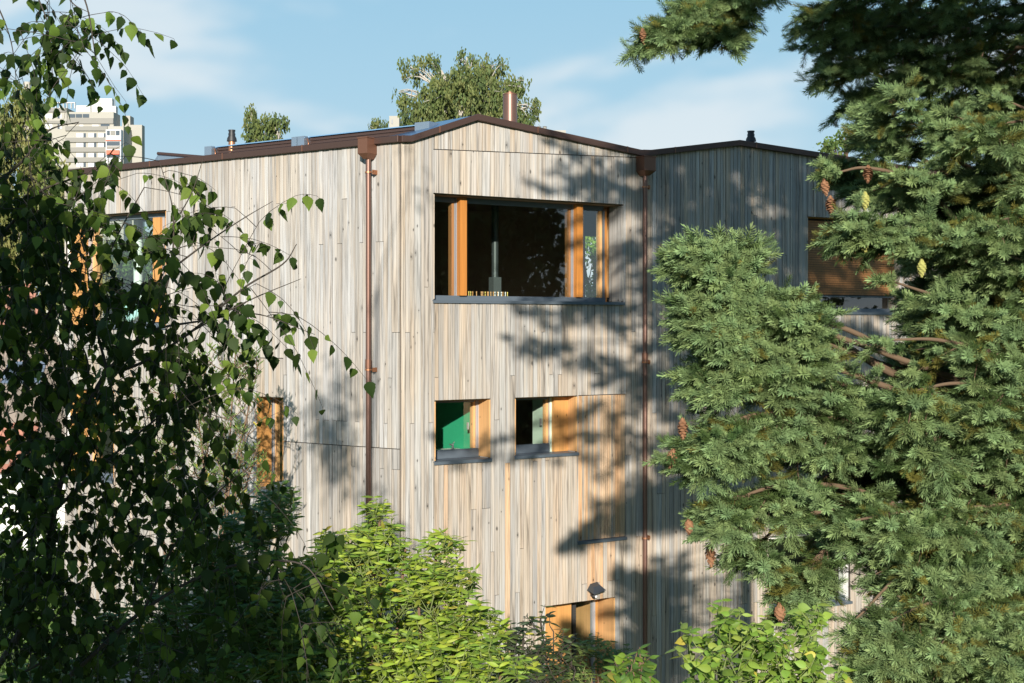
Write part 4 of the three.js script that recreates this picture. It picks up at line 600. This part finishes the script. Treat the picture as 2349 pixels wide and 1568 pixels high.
function stems(bx, bz, tips, R, base = -.2) { return tips.map(([px, py, d]) => { const e = at(px, py, d); const b = V(bx + (R() - .5) * .5, base, bz + (R() - .5) * .5); return { pts: [b, b.clone().lerp(e, .5).add(V((R() - .5) * .3, .2, (R() - .5) * .3)), e], r0: .03, r1: .007 }; }); }
{
  const sunny = [[.29, .39, .04], [.23, .35, .045], [.34, .42, .06], [.19, .30, .04]], R = rng(3);  // sunlight put into these greens; the shaded shrub beside gets darker ones
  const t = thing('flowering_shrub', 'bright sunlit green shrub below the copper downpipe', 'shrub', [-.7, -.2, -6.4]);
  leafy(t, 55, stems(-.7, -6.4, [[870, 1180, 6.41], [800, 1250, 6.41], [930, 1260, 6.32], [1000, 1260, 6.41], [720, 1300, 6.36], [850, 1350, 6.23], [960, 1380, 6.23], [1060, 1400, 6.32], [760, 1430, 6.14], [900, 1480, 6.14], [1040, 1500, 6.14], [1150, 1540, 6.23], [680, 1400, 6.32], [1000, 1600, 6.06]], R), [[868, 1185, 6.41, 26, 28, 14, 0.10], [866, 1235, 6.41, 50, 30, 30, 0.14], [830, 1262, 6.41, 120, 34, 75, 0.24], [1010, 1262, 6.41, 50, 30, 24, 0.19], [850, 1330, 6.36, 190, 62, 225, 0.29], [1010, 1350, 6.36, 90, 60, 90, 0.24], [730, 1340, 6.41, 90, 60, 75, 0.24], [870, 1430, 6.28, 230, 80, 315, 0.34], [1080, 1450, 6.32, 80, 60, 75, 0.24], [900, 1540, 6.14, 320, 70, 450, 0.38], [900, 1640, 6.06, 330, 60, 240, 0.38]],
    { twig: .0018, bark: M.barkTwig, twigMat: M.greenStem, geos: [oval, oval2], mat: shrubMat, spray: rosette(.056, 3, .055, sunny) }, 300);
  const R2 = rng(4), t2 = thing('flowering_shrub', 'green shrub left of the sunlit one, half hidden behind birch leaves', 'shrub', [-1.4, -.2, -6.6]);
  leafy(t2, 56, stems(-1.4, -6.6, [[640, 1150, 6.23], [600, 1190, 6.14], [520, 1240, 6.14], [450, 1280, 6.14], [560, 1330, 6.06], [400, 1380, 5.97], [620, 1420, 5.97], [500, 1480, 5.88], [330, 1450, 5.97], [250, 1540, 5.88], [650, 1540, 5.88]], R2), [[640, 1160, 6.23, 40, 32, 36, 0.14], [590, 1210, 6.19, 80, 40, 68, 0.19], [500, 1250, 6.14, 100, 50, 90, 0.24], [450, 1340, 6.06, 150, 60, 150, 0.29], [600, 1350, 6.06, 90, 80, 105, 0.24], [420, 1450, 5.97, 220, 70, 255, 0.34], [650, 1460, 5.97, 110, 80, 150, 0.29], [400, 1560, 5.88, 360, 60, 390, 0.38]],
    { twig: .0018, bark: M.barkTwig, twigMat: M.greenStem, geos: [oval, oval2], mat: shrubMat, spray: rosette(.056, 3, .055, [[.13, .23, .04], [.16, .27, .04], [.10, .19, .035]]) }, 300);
  const R3 = rng(6), t3 = thing('evergreen_shrub', 'loose small leaved shrub before the left wall', 'shrub', [-4.1, -.2, -17.2]);
  leafy(t3, 57, stems(-4.1, -17.2, [[540, 800, 17], [590, 850, 17], [440, 830, 17], [400, 900, 17], [570, 930, 17], [480, 960, 17], [530, 1060, 17], [420, 1080, 17], [595, 1010, 17], [350, 960, 17.2]], R3), [[520, 840, 17, 80, 40, 34, .5], [580, 860, 17, 25, 40, 16, .3], [430, 880, 17, 70, 60, 34, .5], [520, 950, 17, 85, 60, 60, .5], [480, 1050, 17, 120, 70, 80, .5], [560, 1090, 17, 60, 60, 40, .4], [400, 1000, 17, 80, 80, 40, .5], [340, 950, 17.1, 50, 60, 18, .3], [460, 1150, 17, 140, 60, 70, .5]],
    { twig: .004, bark: M.barkTwig, geos: [slim], mat: shrubMat, spray: rosette(.085, 5, .14, [[.14, .20, .05], [.10, .17, .04], [.18, .25, .06]], .9, .2, .6) }, 0);
  const R4 = rng(8), t4 = thing('dark_shrub', 'dark leaved shrub in front of the orange door', 'shrub', [.4, -.2, -13.6]);
  leafy(t4, 58, stems(.4, -13.6, [[1200, 1425, 13.6], [1240, 1420, 13.6], [1270, 1450, 13.6], [1170, 1460, 13.6], [1290, 1490, 13.5], [1220, 1500, 13.4], [1160, 1540, 13.5], [1320, 1540, 13.5]], R4), [[1225, 1435, 13.6, 40, 16, 8, .2], [1185, 1470, 13.6, 50, 28, 22, .3], [1270, 1490, 13.6, 40, 26, 16, .3], [1220, 1530, 13.5, 100, 40, 80, .4], [1230, 1600, 13.5, 120, 40, 70, .4]],
    { twig: .004, bark: M.barkDark, geos: [oval, oval2], mat: shrubMat, spray: rosette(.10, 3, .14, [[.03, .055, .02], [.045, .07, .02], [.06, .085, .02]]) }, 120);
  const R5 = rng(12), t5 = thing('light_shrub', 'thin pale green shrub at the right edge of the door', 'shrub', [1.05, -.2, -13.8]);
  leafy(t5, 59, stems(1.05, -13.8, [[1350, 1480, 13.8], [1390, 1500, 13.8], [1430, 1520, 13.8], [1370, 1540, 13.7], [1330, 1520, 13.8]], R5), [[1365, 1500, 13.8, 45, 28, 24, .3], [1420, 1525, 13.8, 40, 22, 16, .3], [1380, 1560, 13.7, 80, 30, 46, .3], [1400, 1620, 13.7, 90, 30, 40, .3]],
    { twig: .003, bark: M.barkTwig, twigMat: M.greenStem, geos: [slim, oval2], mat: shrubMat, spray: rosette(.10, 3, .12, [[.20, .27, .07], [.15, .23, .05]]) }, 60);
  const R6 = rng(14), dog = [[.20, .32, .045], [.23, .34, .05], [.15, .26, .035], [.26, .35, .07]], t6 = thing('dogwood_shrub', 'yellow green dogwood with broad leaves under the fir', 'shrub', [.72, -.2, -4.1]);
  leafy(t6, 60, stems(.72, -4.1, [[1650, 1400, 4.10], [1700, 1460, 4.10], [1730, 1450, 4.05], [1620, 1490, 4.05], [1590, 1500, 4.10], [1850, 1430, 4.10], [1870, 1460, 4.05], [1800, 1480, 4.05], [1700, 1540, 4.00], [1580, 1460, 4.10], [1760, 1560, 4.00]], R6), [[1652, 1415, 4.10, 14, 24, 5, 0.05], [1690, 1470, 4.10, 70, 34, 26, 0.15], [1740, 1470, 4.05, 40, 30, 12, 0.10], [1860, 1440, 4.10, 40, 26, 12, 0.10], [1830, 1500, 4.05, 70, 34, 26, 0.15], [1700, 1530, 4.00, 110, 36, 50, 0.15], [1600, 1490, 4.05, 34, 40, 8, 0.10], [1850, 1560, 4.00, 90, 30, 30, 0.15], [1700, 1600, 3.95, 140, 36, 50, 0.15], [1840, 1640, 3.95, 120, 30, 30, 0.15]],
    { twig: .0015, bark: M.greenStem, geos: [broad, oval], mat: shrubMat, spray: rosette(.037, 3, .05, dog, .2, .7) }, 300);
  const R7 = rng(15), t7 = thing('dogwood_shrub', 'small dogwood tips at the foot of the right downpipe', 'shrub', [.4, -.2, -4.3]);
  leafy(t7, 61, stems(.4, -4.3, [[1470, 1510, 4.30], [1440, 1540, 4.30], [1490, 1550, 4.30], [1420, 1560, 4.30]], R7), [[1465, 1525, 4.30, 20, 16, 5, 0.05], [1440, 1560, 4.30, 50, 20, 16, 0.10], [1470, 1610, 4.30, 60, 30, 20, 0.10]],
    { twig: .0015, bark: M.barkTwig, geos: [broad, oval], mat: shrubMat, spray: rosette(.048, 3, .055, [[.09, .17, .03], [.14, .24, .03]], .2, .7) }, 40);
}
// ---------------------------------------------------------------- trees beyond and around
const clumpGeos = [0, 1, 2].map(v => { const R = rng(900 + v), gs = []; for (let i = 0; i < 14; i++) { const g = birchGeos[i % 2].clone(); const p = rnd3(R).multiplyScalar(1.3); p.y *= 1.5; g.applyMatrix4(frameM(p, V(0, -1, 0).add(rnd3(R).multiplyScalar(.8)), rnd3(R), .8 + .5 * R())); gs.push(g); } return mergeGeometries(gs); });
const farLeaf = leafMat(1, 1, 1, .3, .7);
function broadTree(name, label, base, h, lobes, leaf, cols, bark, seed, weep = 0) {   // lobes: [x,y,z,rx,ry,rz,n] in metres
  const t = thing(name, label, 'tree', base), R = rng(seed), items = [], wood = new GB(), tr = curve([V(...base), V(base[0] + .1, h * .5, base[2]), V(base[0] + .15, h, base[2] + .1)], 12);
  mesh('trunk', new GB().tube(tr, .02 * h, .006 * h, 9).geo(), bark, t, true);
  for (const [x, y, z, rx, ry, rz, n] of lobes) {
    const c = V(x, y, z), src = tr[Math.min(11, Math.max(3, Math.round(12 * clamp((y - ry * .9 - base[1]) / (h - base[1])))))]; const limb = curve([src, src.clone().lerp(c, .55).add(V(0, ry * .2, 0)), c.clone().add(V(0, ry * .4, 0))], 8); wood.tube(limb, .0045 * h, .0014 * h, 5);
    for (let i = 0; i < 7; i++) { const e = c.clone().add(V(rx * (R() * 2 - 1) * .8, ry * (R() * 2 - 1) * .7, rz * (R() * 2 - 1) * .8)); wood.tube(curve([limb[3 + (i % 5)], limb[5].clone().lerp(e, .6).add(V(0, .15, 0)), e], 5), .0016 * h, .0005 * h, 4); }
    for (let i = 0; i < n; i++) { const v = rnd3(R).normalize().multiplyScalar(Math.pow(R(), .38) * (.82 + .3 * vnoise(i * .7, seed))); const p = c.clone().add(V(v.x * rx, v.y * ry, v.z * rz)); items.push({ m: frameM(p, V(0, 1, 0).add(rnd3(R).multiplyScalar(weep ? .25 : .9)), rnd3(R), [leaf, leaf * (weep ? 1.7 : 1), leaf]), c: jit(pick(cols, R), R, .2), k: Math.floor(R() * 3) }); }
  }
  mesh('branches', wood.geo(), bark, t, true); foliage(t, items, clumpGeos, 'leaf', 0, farLeaf, 'crown');
}
const X = (px, d) => (px - 1174.5) / F_PX * d, Yh = (py, d) => EYE - (py - 748) / F_PX * d;
const lobe = (px, py, d, rx, ry, n) => [X(px, d), Yh(py, d), -d, rx / F_PX * d, ry / F_PX * d, rx / F_PX * d, n];
const olive = [[.14, .17, .045], [.11, .15, .04], [.17, .19, .06], [.09, .13, .04]];
broadTree('birch_tree', 'birch rising behind the gable ridge and the copper chimney', [X(1080, 36), -.2, -36], 12.6, [lobe(1060, 215, 36, 95, 55, 330), lobe(1010, 235, 36, 60, 50, 180), lobe(975, 265, 36, 60, 45, 180), lobe(1110, 250, 36, 60, 50, 180), lobe(1150, 225, 36, 50, 50, 140), lobe(1080, 185, 36, 60, 30, 100), lobe(1195, 275, 36, 30, 30, 60), lobe(940, 165, 36, 28, 34, 26), lobe(985, 150, 36, 34, 26, 30), lobe(1070, 140, 36, 26, 22, 20), lobe(1130, 160, 36, 40, 26, 46), lobe(1185, 200, 36, 32, 22, 30), lobe(1215, 255, 36, 24, 26, 26), lobe(1060, 330, 36, 130, 90, 220), lobe(925, 220, 36, 22, 20, 14)], .052, olive, M.barkBirch, 211, 1);
broadTree('birch_tree', 'small birch top showing above the roof near the black vent', [X(605, 40), -.2, -40], 10.6, [lobe(600, 300, 40, 46, 34, 110), lobe(575, 262, 40, 16, 18, 16), lobe(640, 280, 40, 22, 16, 20), lobe(600, 370, 40, 60, 60, 60)], .06, olive, M.barkBirch, 212, 1);
broadTree('birch_tree', 'low birch top between solar panels and gable', [X(865, 46), -.2, -46], 12, [lobe(866, 288, 46, 28, 13, 26), lobe(870, 330, 46, 40, 40, 30)], .06, olive, M.barkBirch, 213, 1);
broadTree('birch_tree', 'tall weeping birch at the far left before the tower block', [X(50, 30), -.2, -30], 11.4, [lobe(40, 330, 30, 70, 110, 330), lobe(100, 440, 30, 70, 100, 300), lobe(40, 560, 30, 90, 130, 380), lobe(130, 560, 30, 50, 90, 150), lobe(60, 250, 30, 40, 50, 60), lobe(180, 640, 30, 100, 110, 200), lobe(-60, 450, 30, 80, 200, 200)], .055, [[.19, .20, .055], [.15, .18, .05], [.22, .22, .075]], M.barkBirch, 214, 1);
broadTree('maple_tree', 'maple shoots showing over the right roof edge', [X(1930, 34), -.2, -34], 10.0, [lobe(1915, 340, 34, 40, 22, 20), lobe(1940, 318, 34, 22, 18, 14), lobe(1900, 335, 34, 14, 16, 6), lobe(1985, 368, 34, 8, 8, 3), lobe(1800, 362, 34, 8, 6, 2), lobe(1930, 420, 34, 60, 50, 40)], .075, [[.10, .16, .04], [.13, .19, .04]], M.barkTwig, 215);
broadTree('garden_tree', 'leafy tree seen through the corner room windows', [X(265, 33), -.2, -33], 7.2, [lobe(240, 640, 33, 60, 90, 260), lobe(300, 680, 33, 60, 90, 260), lobe(270, 590, 33, 50, 40, 120), lobe(360, 620, 33, 70, 110, 240)], .075, [[.08, .16, .03], [.11, .20, .04], [.06, .13, .03]], M.barkTwig, 216);
broadTree('garden_tree', 'sunlit tree seen through the rear window of the big room', [1.9, -.2, -33], 8, [[1.7, 7.2, -32.5, 1.5, 1.5, 1.2, 420]], .075, [[.14, .26, .03], [.18, .30, .04]], M.barkTwig, 217);
broadTree('hedge_bush', 'rounded green bush before the white neighbour wall at lower left', [X(60, 23), -.2, -23], 1.6, [lobe(30, 1330, 23, 110, 110, 260), lobe(170, 1350, 23, 100, 110, 240), lobe(60, 1480, 23, 180, 110, 260)], .07, [[.08, .14, .03], [.10, .17, .035]], M.barkTwig, 218);
// unseen tree added behind the viewpoint to shade the birch; trees mirrored in panes
const deep = [[.075, .12, .035], [.09, .14, .04], [.06, .105, .028]];
broadTree('added_shade_tree', 'added unseen tree behind the viewpoint, crown shaped to shade the near birch', [-4.2, -.2, 5.4], 8.2, [[-4.4, 7.1, 5.2, 2.2, 2.6, 1.6, 1700], [-2.6, 7.2, 5.0, 1.1, 2.5, 1.3, 1800], [-1.95, 7.0, 5.0, .55, 2.3, 1.0, 1200], [-1.45, 6.6, 5.0, .28, 1.8, .8, 420], [-6.6, 6.4, 5.4, 2.0, 2.4, 1.6, 700], [-2.2, 4.4, 5.2, 1.8, 2.0, 1.3, 1100], [-5.0, 3.6, 5.6, 3.0, 2.4, 1.8, 600]], .21, deep, M.barkDark, 220);
broadTree('spruce_tree', 'dark tree beside the house mirrored in the big window', [11, -.2, -13.5], 13, [[11, 7, -13.5, 2.4, 5.5, 2.4, 900], [11, 3, -13.5, 2.8, 3, 2.8, 500]], .17, deep, M.barkDark, 221);
broadTree('spruce_tree', 'second dark tree mirrored in the big window', [15.5, -.2, -11], 14, [[15.5, 8, -11, 2.8, 6, 2.8, 900], [15.5, 3, -11, 3, 3, 3, 500]], .18, deep, M.barkDark, 222);
broadTree('spruce_tree', 'third dark tree mirrored in the big window', [19, -.2, -17], 15, [[19, 8, -17, 3.2, 7, 3.2, 900]], .2, deep, M.barkDark, 223);
broadTree('spruce_tree', 'fourth dark tree mirrored in the big window', [10, -.2, -7.5], 13, [[10, 7, -7.5, 2.2, 6, 2.2, 800], [9.6, 3, -7.5, 2.6, 3, 2.4, 400]], .17, deep, M.barkDark, 224);

// ---------------------------------------------------------------- neighbours
{
  const t = thing('neighbour_house', 'white plastered neighbour house with a tiled roof at the far left', 'house', [-12.5, -.2, -29]);
  mesh('wall', new GB().box(-17, -8.2, -.2, 3.0, -33, -26.6).geo(), M.white, t, true);
  const S = (x, s) => V(x, 3.1 + s * .72, -26.2 - s * .694), roof = mesh('roof', new GB().quad(S(-17, 0), S(-7.6, 0), S(-11.6, 7), S(-17, 7)).geo(), M.tileGrey[2], t, true);
  mesh('gutter', new GB().tube([V(-17, 3.06, -26.1), V(-7.6, 3.06, -26.1)], .06, .06, 8).geo(), M.white, t, true); mesh('eaves_board', new GB().box(-17, -7.7, 2.72, 2.98, -26.5, -26.3).geo(), M.white, t, true);
  const shape = new THREE.Shape(); shape.moveTo(-.085, .22); shape.lineTo(.085, .22); shape.lineTo(.085, .04); shape.lineTo(.04, 0); shape.lineTo(-.04, 0); shape.lineTo(-.085, .04); shape.closePath(); const tg = new THREE.ExtrudeGeometry(shape, { depth: .018, bevelEnabled: false });
  const R = rng(71); let n = 0; for (let r = 0; r < 46; r++) for (let c = 0; c < 9; c++) { const s = .02 + r * .148, x = -11.05 + c * .176 + (r % 2) * .088, d = 26.2 + s * .694; if (x > -7.6 - s * .57 - .1 || n >= 300) continue; const px = 1174.5 + x / d * F_PX; if (px < -25 || px > 165) continue; const p = S(x, s), o = mesh('roof_tile', tg, pick((r > 25 || r < 8) && R() < .85 ? M.tile : M.tileGrey, R), roof); o.position.copy(p).add(V(0, .012 + .012 * R(), .012)); o.rotation.x = -Math.acos(.72 / Math.hypot(.72, .694)) * 1.0 + .06; o.rotation.z = (R() - .5) * .04; n++; }
  const sk = mesh('skylight', new GB().box(-.4, .4, 0, .6, .03, .1).geo(), M.zinc, t); sk.position.copy(S(-10.1, 2.3)).sub(t.position); sk.rotation.x = -.767; mesh('skylight_glass', new GB().box(-.33, .33, .07, .53, .101, .105).geo(), M.winDark, sk);
}
{
  // apartment tower about 380 m away; z8 converts its measured drawing units to metres
  const D = 380, k = .2146 * D / F_PX, ox = X(91.7, D), oy = Yh(214, D), tx = z => ox + z * k, ty = z => oy - z * k;
  const t = thing('apartment_tower', 'pale stepped concrete apartment tower far behind the birch', 'building', [tx(550), -.2, -D]);
  const blk = (name, x0, x1, y0, y1, zf, zb, mat, parent = t) => { const m = mesh(name, new GB().box(tx(x0) - t.position.x, tx(x1) - t.position.x, (y1 === null ? -.2 : ty(y1)) - t.position.y, ty(y0) - t.position.y, -zb, -zf).geo(), mat, parent); return m; };
  const W = [];
  W.push(blk('wall', 500, 722, 30, 255, 4, 6, M.concreteWhite)); blk('wall', 722.5, 762, 112, 255, 4, 6, M.concreteWhite); blk('wall', 345, 499, 112, 190, 3, 6, M.concreteWhite);
  const a = blk('wall', 0, 270, 150, null, 1, 8, M.concrete), b = blk('wall', 270.5, 765, 190, 352, 1.6, 8, M.concrete), c = blk('wall', 270.5, 890, 352.5, null, 0, 8, M.concrete); blk('wall', 785, 872, 192, null, 8.2, 12, M.concrete); blk('wall', 872.5, 1002, 292, null, 8.1, 11, M.concrete); blk('wall', 765.5, 785, 192, 352, 14, 16, M.concreteGrey);  // last narrow strip is a shaded face, its shade put into the grey
  for (const [y0, y1] of [[155, 195], [290, 320]]) blk('parapet_band', 0, 268, y0, y1, .6, 1, M.concreteGrey); blk('parapet_band', 271, 764, 258, 318, 1.2, 1.6, M.concreteGrey);
  for (const y of [355, 478, 582, 690, 800]) blk('parapet_band', 271, 720, y, y + 48, -.5, 0, M.concreteGrey);
  for (const y of [215, 327]) for (const [x, w, dark] of [[40, 75, 0], [172, 22, 1], [195, 22, 0]]) blk('window', x, x + w, y, y + 48, .9, 1, dark ? M.winDark : M.winWhite); for (const x of [285, 360, 435]) blk('window', x, x + 68, 213, 252, 1.5, 1.6, M.winDark);
  for (const y of [428, 532, 640, 745]) for (const [x, w] of [[385, 75], [515, 58], [620, 58]]) { blk('window', x, x + w, y, y + 44, -.1, 0, M.winWhite); blk('window', x + w + 2, x + w + 26, y, y + 44, -.1, 0, M.winDark); }
  for (const [x, w] of [[400, 40], [535, 70]]) blk('window', x, x + w, 328, 350, 1.5, 1.6, M.winWhite); blk('window', 628, 722, 322, 350, 1.4, 1.6, M.winDark);
  const bay = blk('bay', 724, 886, 400, 800, -2.2, 0, M.winWhite); for (const [x, w, y, h, m] of [[738, 30, 412, 50, M.winDark], [775, 50, 412, 50, M.concreteGrey], [832, 40, 412, 50, M.winDark], [735, 140, 530, 42, M.winDark], [735, 140, 578, 30, M.concreteGrey], [735, 140, 640, 60, M.winDark]]) blk('window', x, x + w, y, y + h, -2.3, -2.2, m); blk('awning', 736, 874, 622, 668, -2.9, -2.31, M.red); blk('slab_edge', 728, 884, 512, 522, -2.6, -2.2, M.red);
  blk('ledge', 555, 602, 158, 240, 2.8, 4, M.winWhite); blk('pergola_beam', 90, 345, 83, 92, 2, 2.6, M.concreteWhite); for (const x of [95, 135, 175, 215, 255, 300, 338]) blk('pergola_post', x, x + 7, 92.2, 149.8, 2, 2.6, M.concreteWhite);
  mesh('antenna', new GB().tube([V(tx(730), ty(112), -D - 6), V(tx(730), ty(-20), -D - 6)], .12, .06, 6).geo(), M.concreteGrey, t, true);
}
{
  const h = thing('background_block', 'small beige block beside the birch behind the ridge', 'building', [X(903, 150), -.2, -150]); mesh('wall', new GB().box(-.5, .6, 0, Yh(266, 150) + .2, -4, 0).geo(), M.concrete, h); mesh('window', new GB().box(-.25, -.1, Yh(274, 150) - .3, Yh(268, 150) - .1, 0, .05).geo(), M.winDark, h);
  const f = thing('background_block', 'flat beige roof with two chimney pots right of the birch', 'building', [X(1262, 120), -.2, -120]); mesh('wall', new GB().box(-1.2, 1.4, 0, Yh(299, 120) + .2, -5, 0).geo(), M.concrete, f); for (const x of [-.95, -.45]) { const y = Yh(299, 120) + .2; mesh('chimney_pot', new GB().tube([V(x, y, -1), V(x, y + .42, -1)], .17, .17, 12).tube([V(x, y + .45, -1), V(x, y + .52, -1)], .22, .03, 12).geo(), M.concreteGrey, f); }
}
renderer.render(scene, camera);
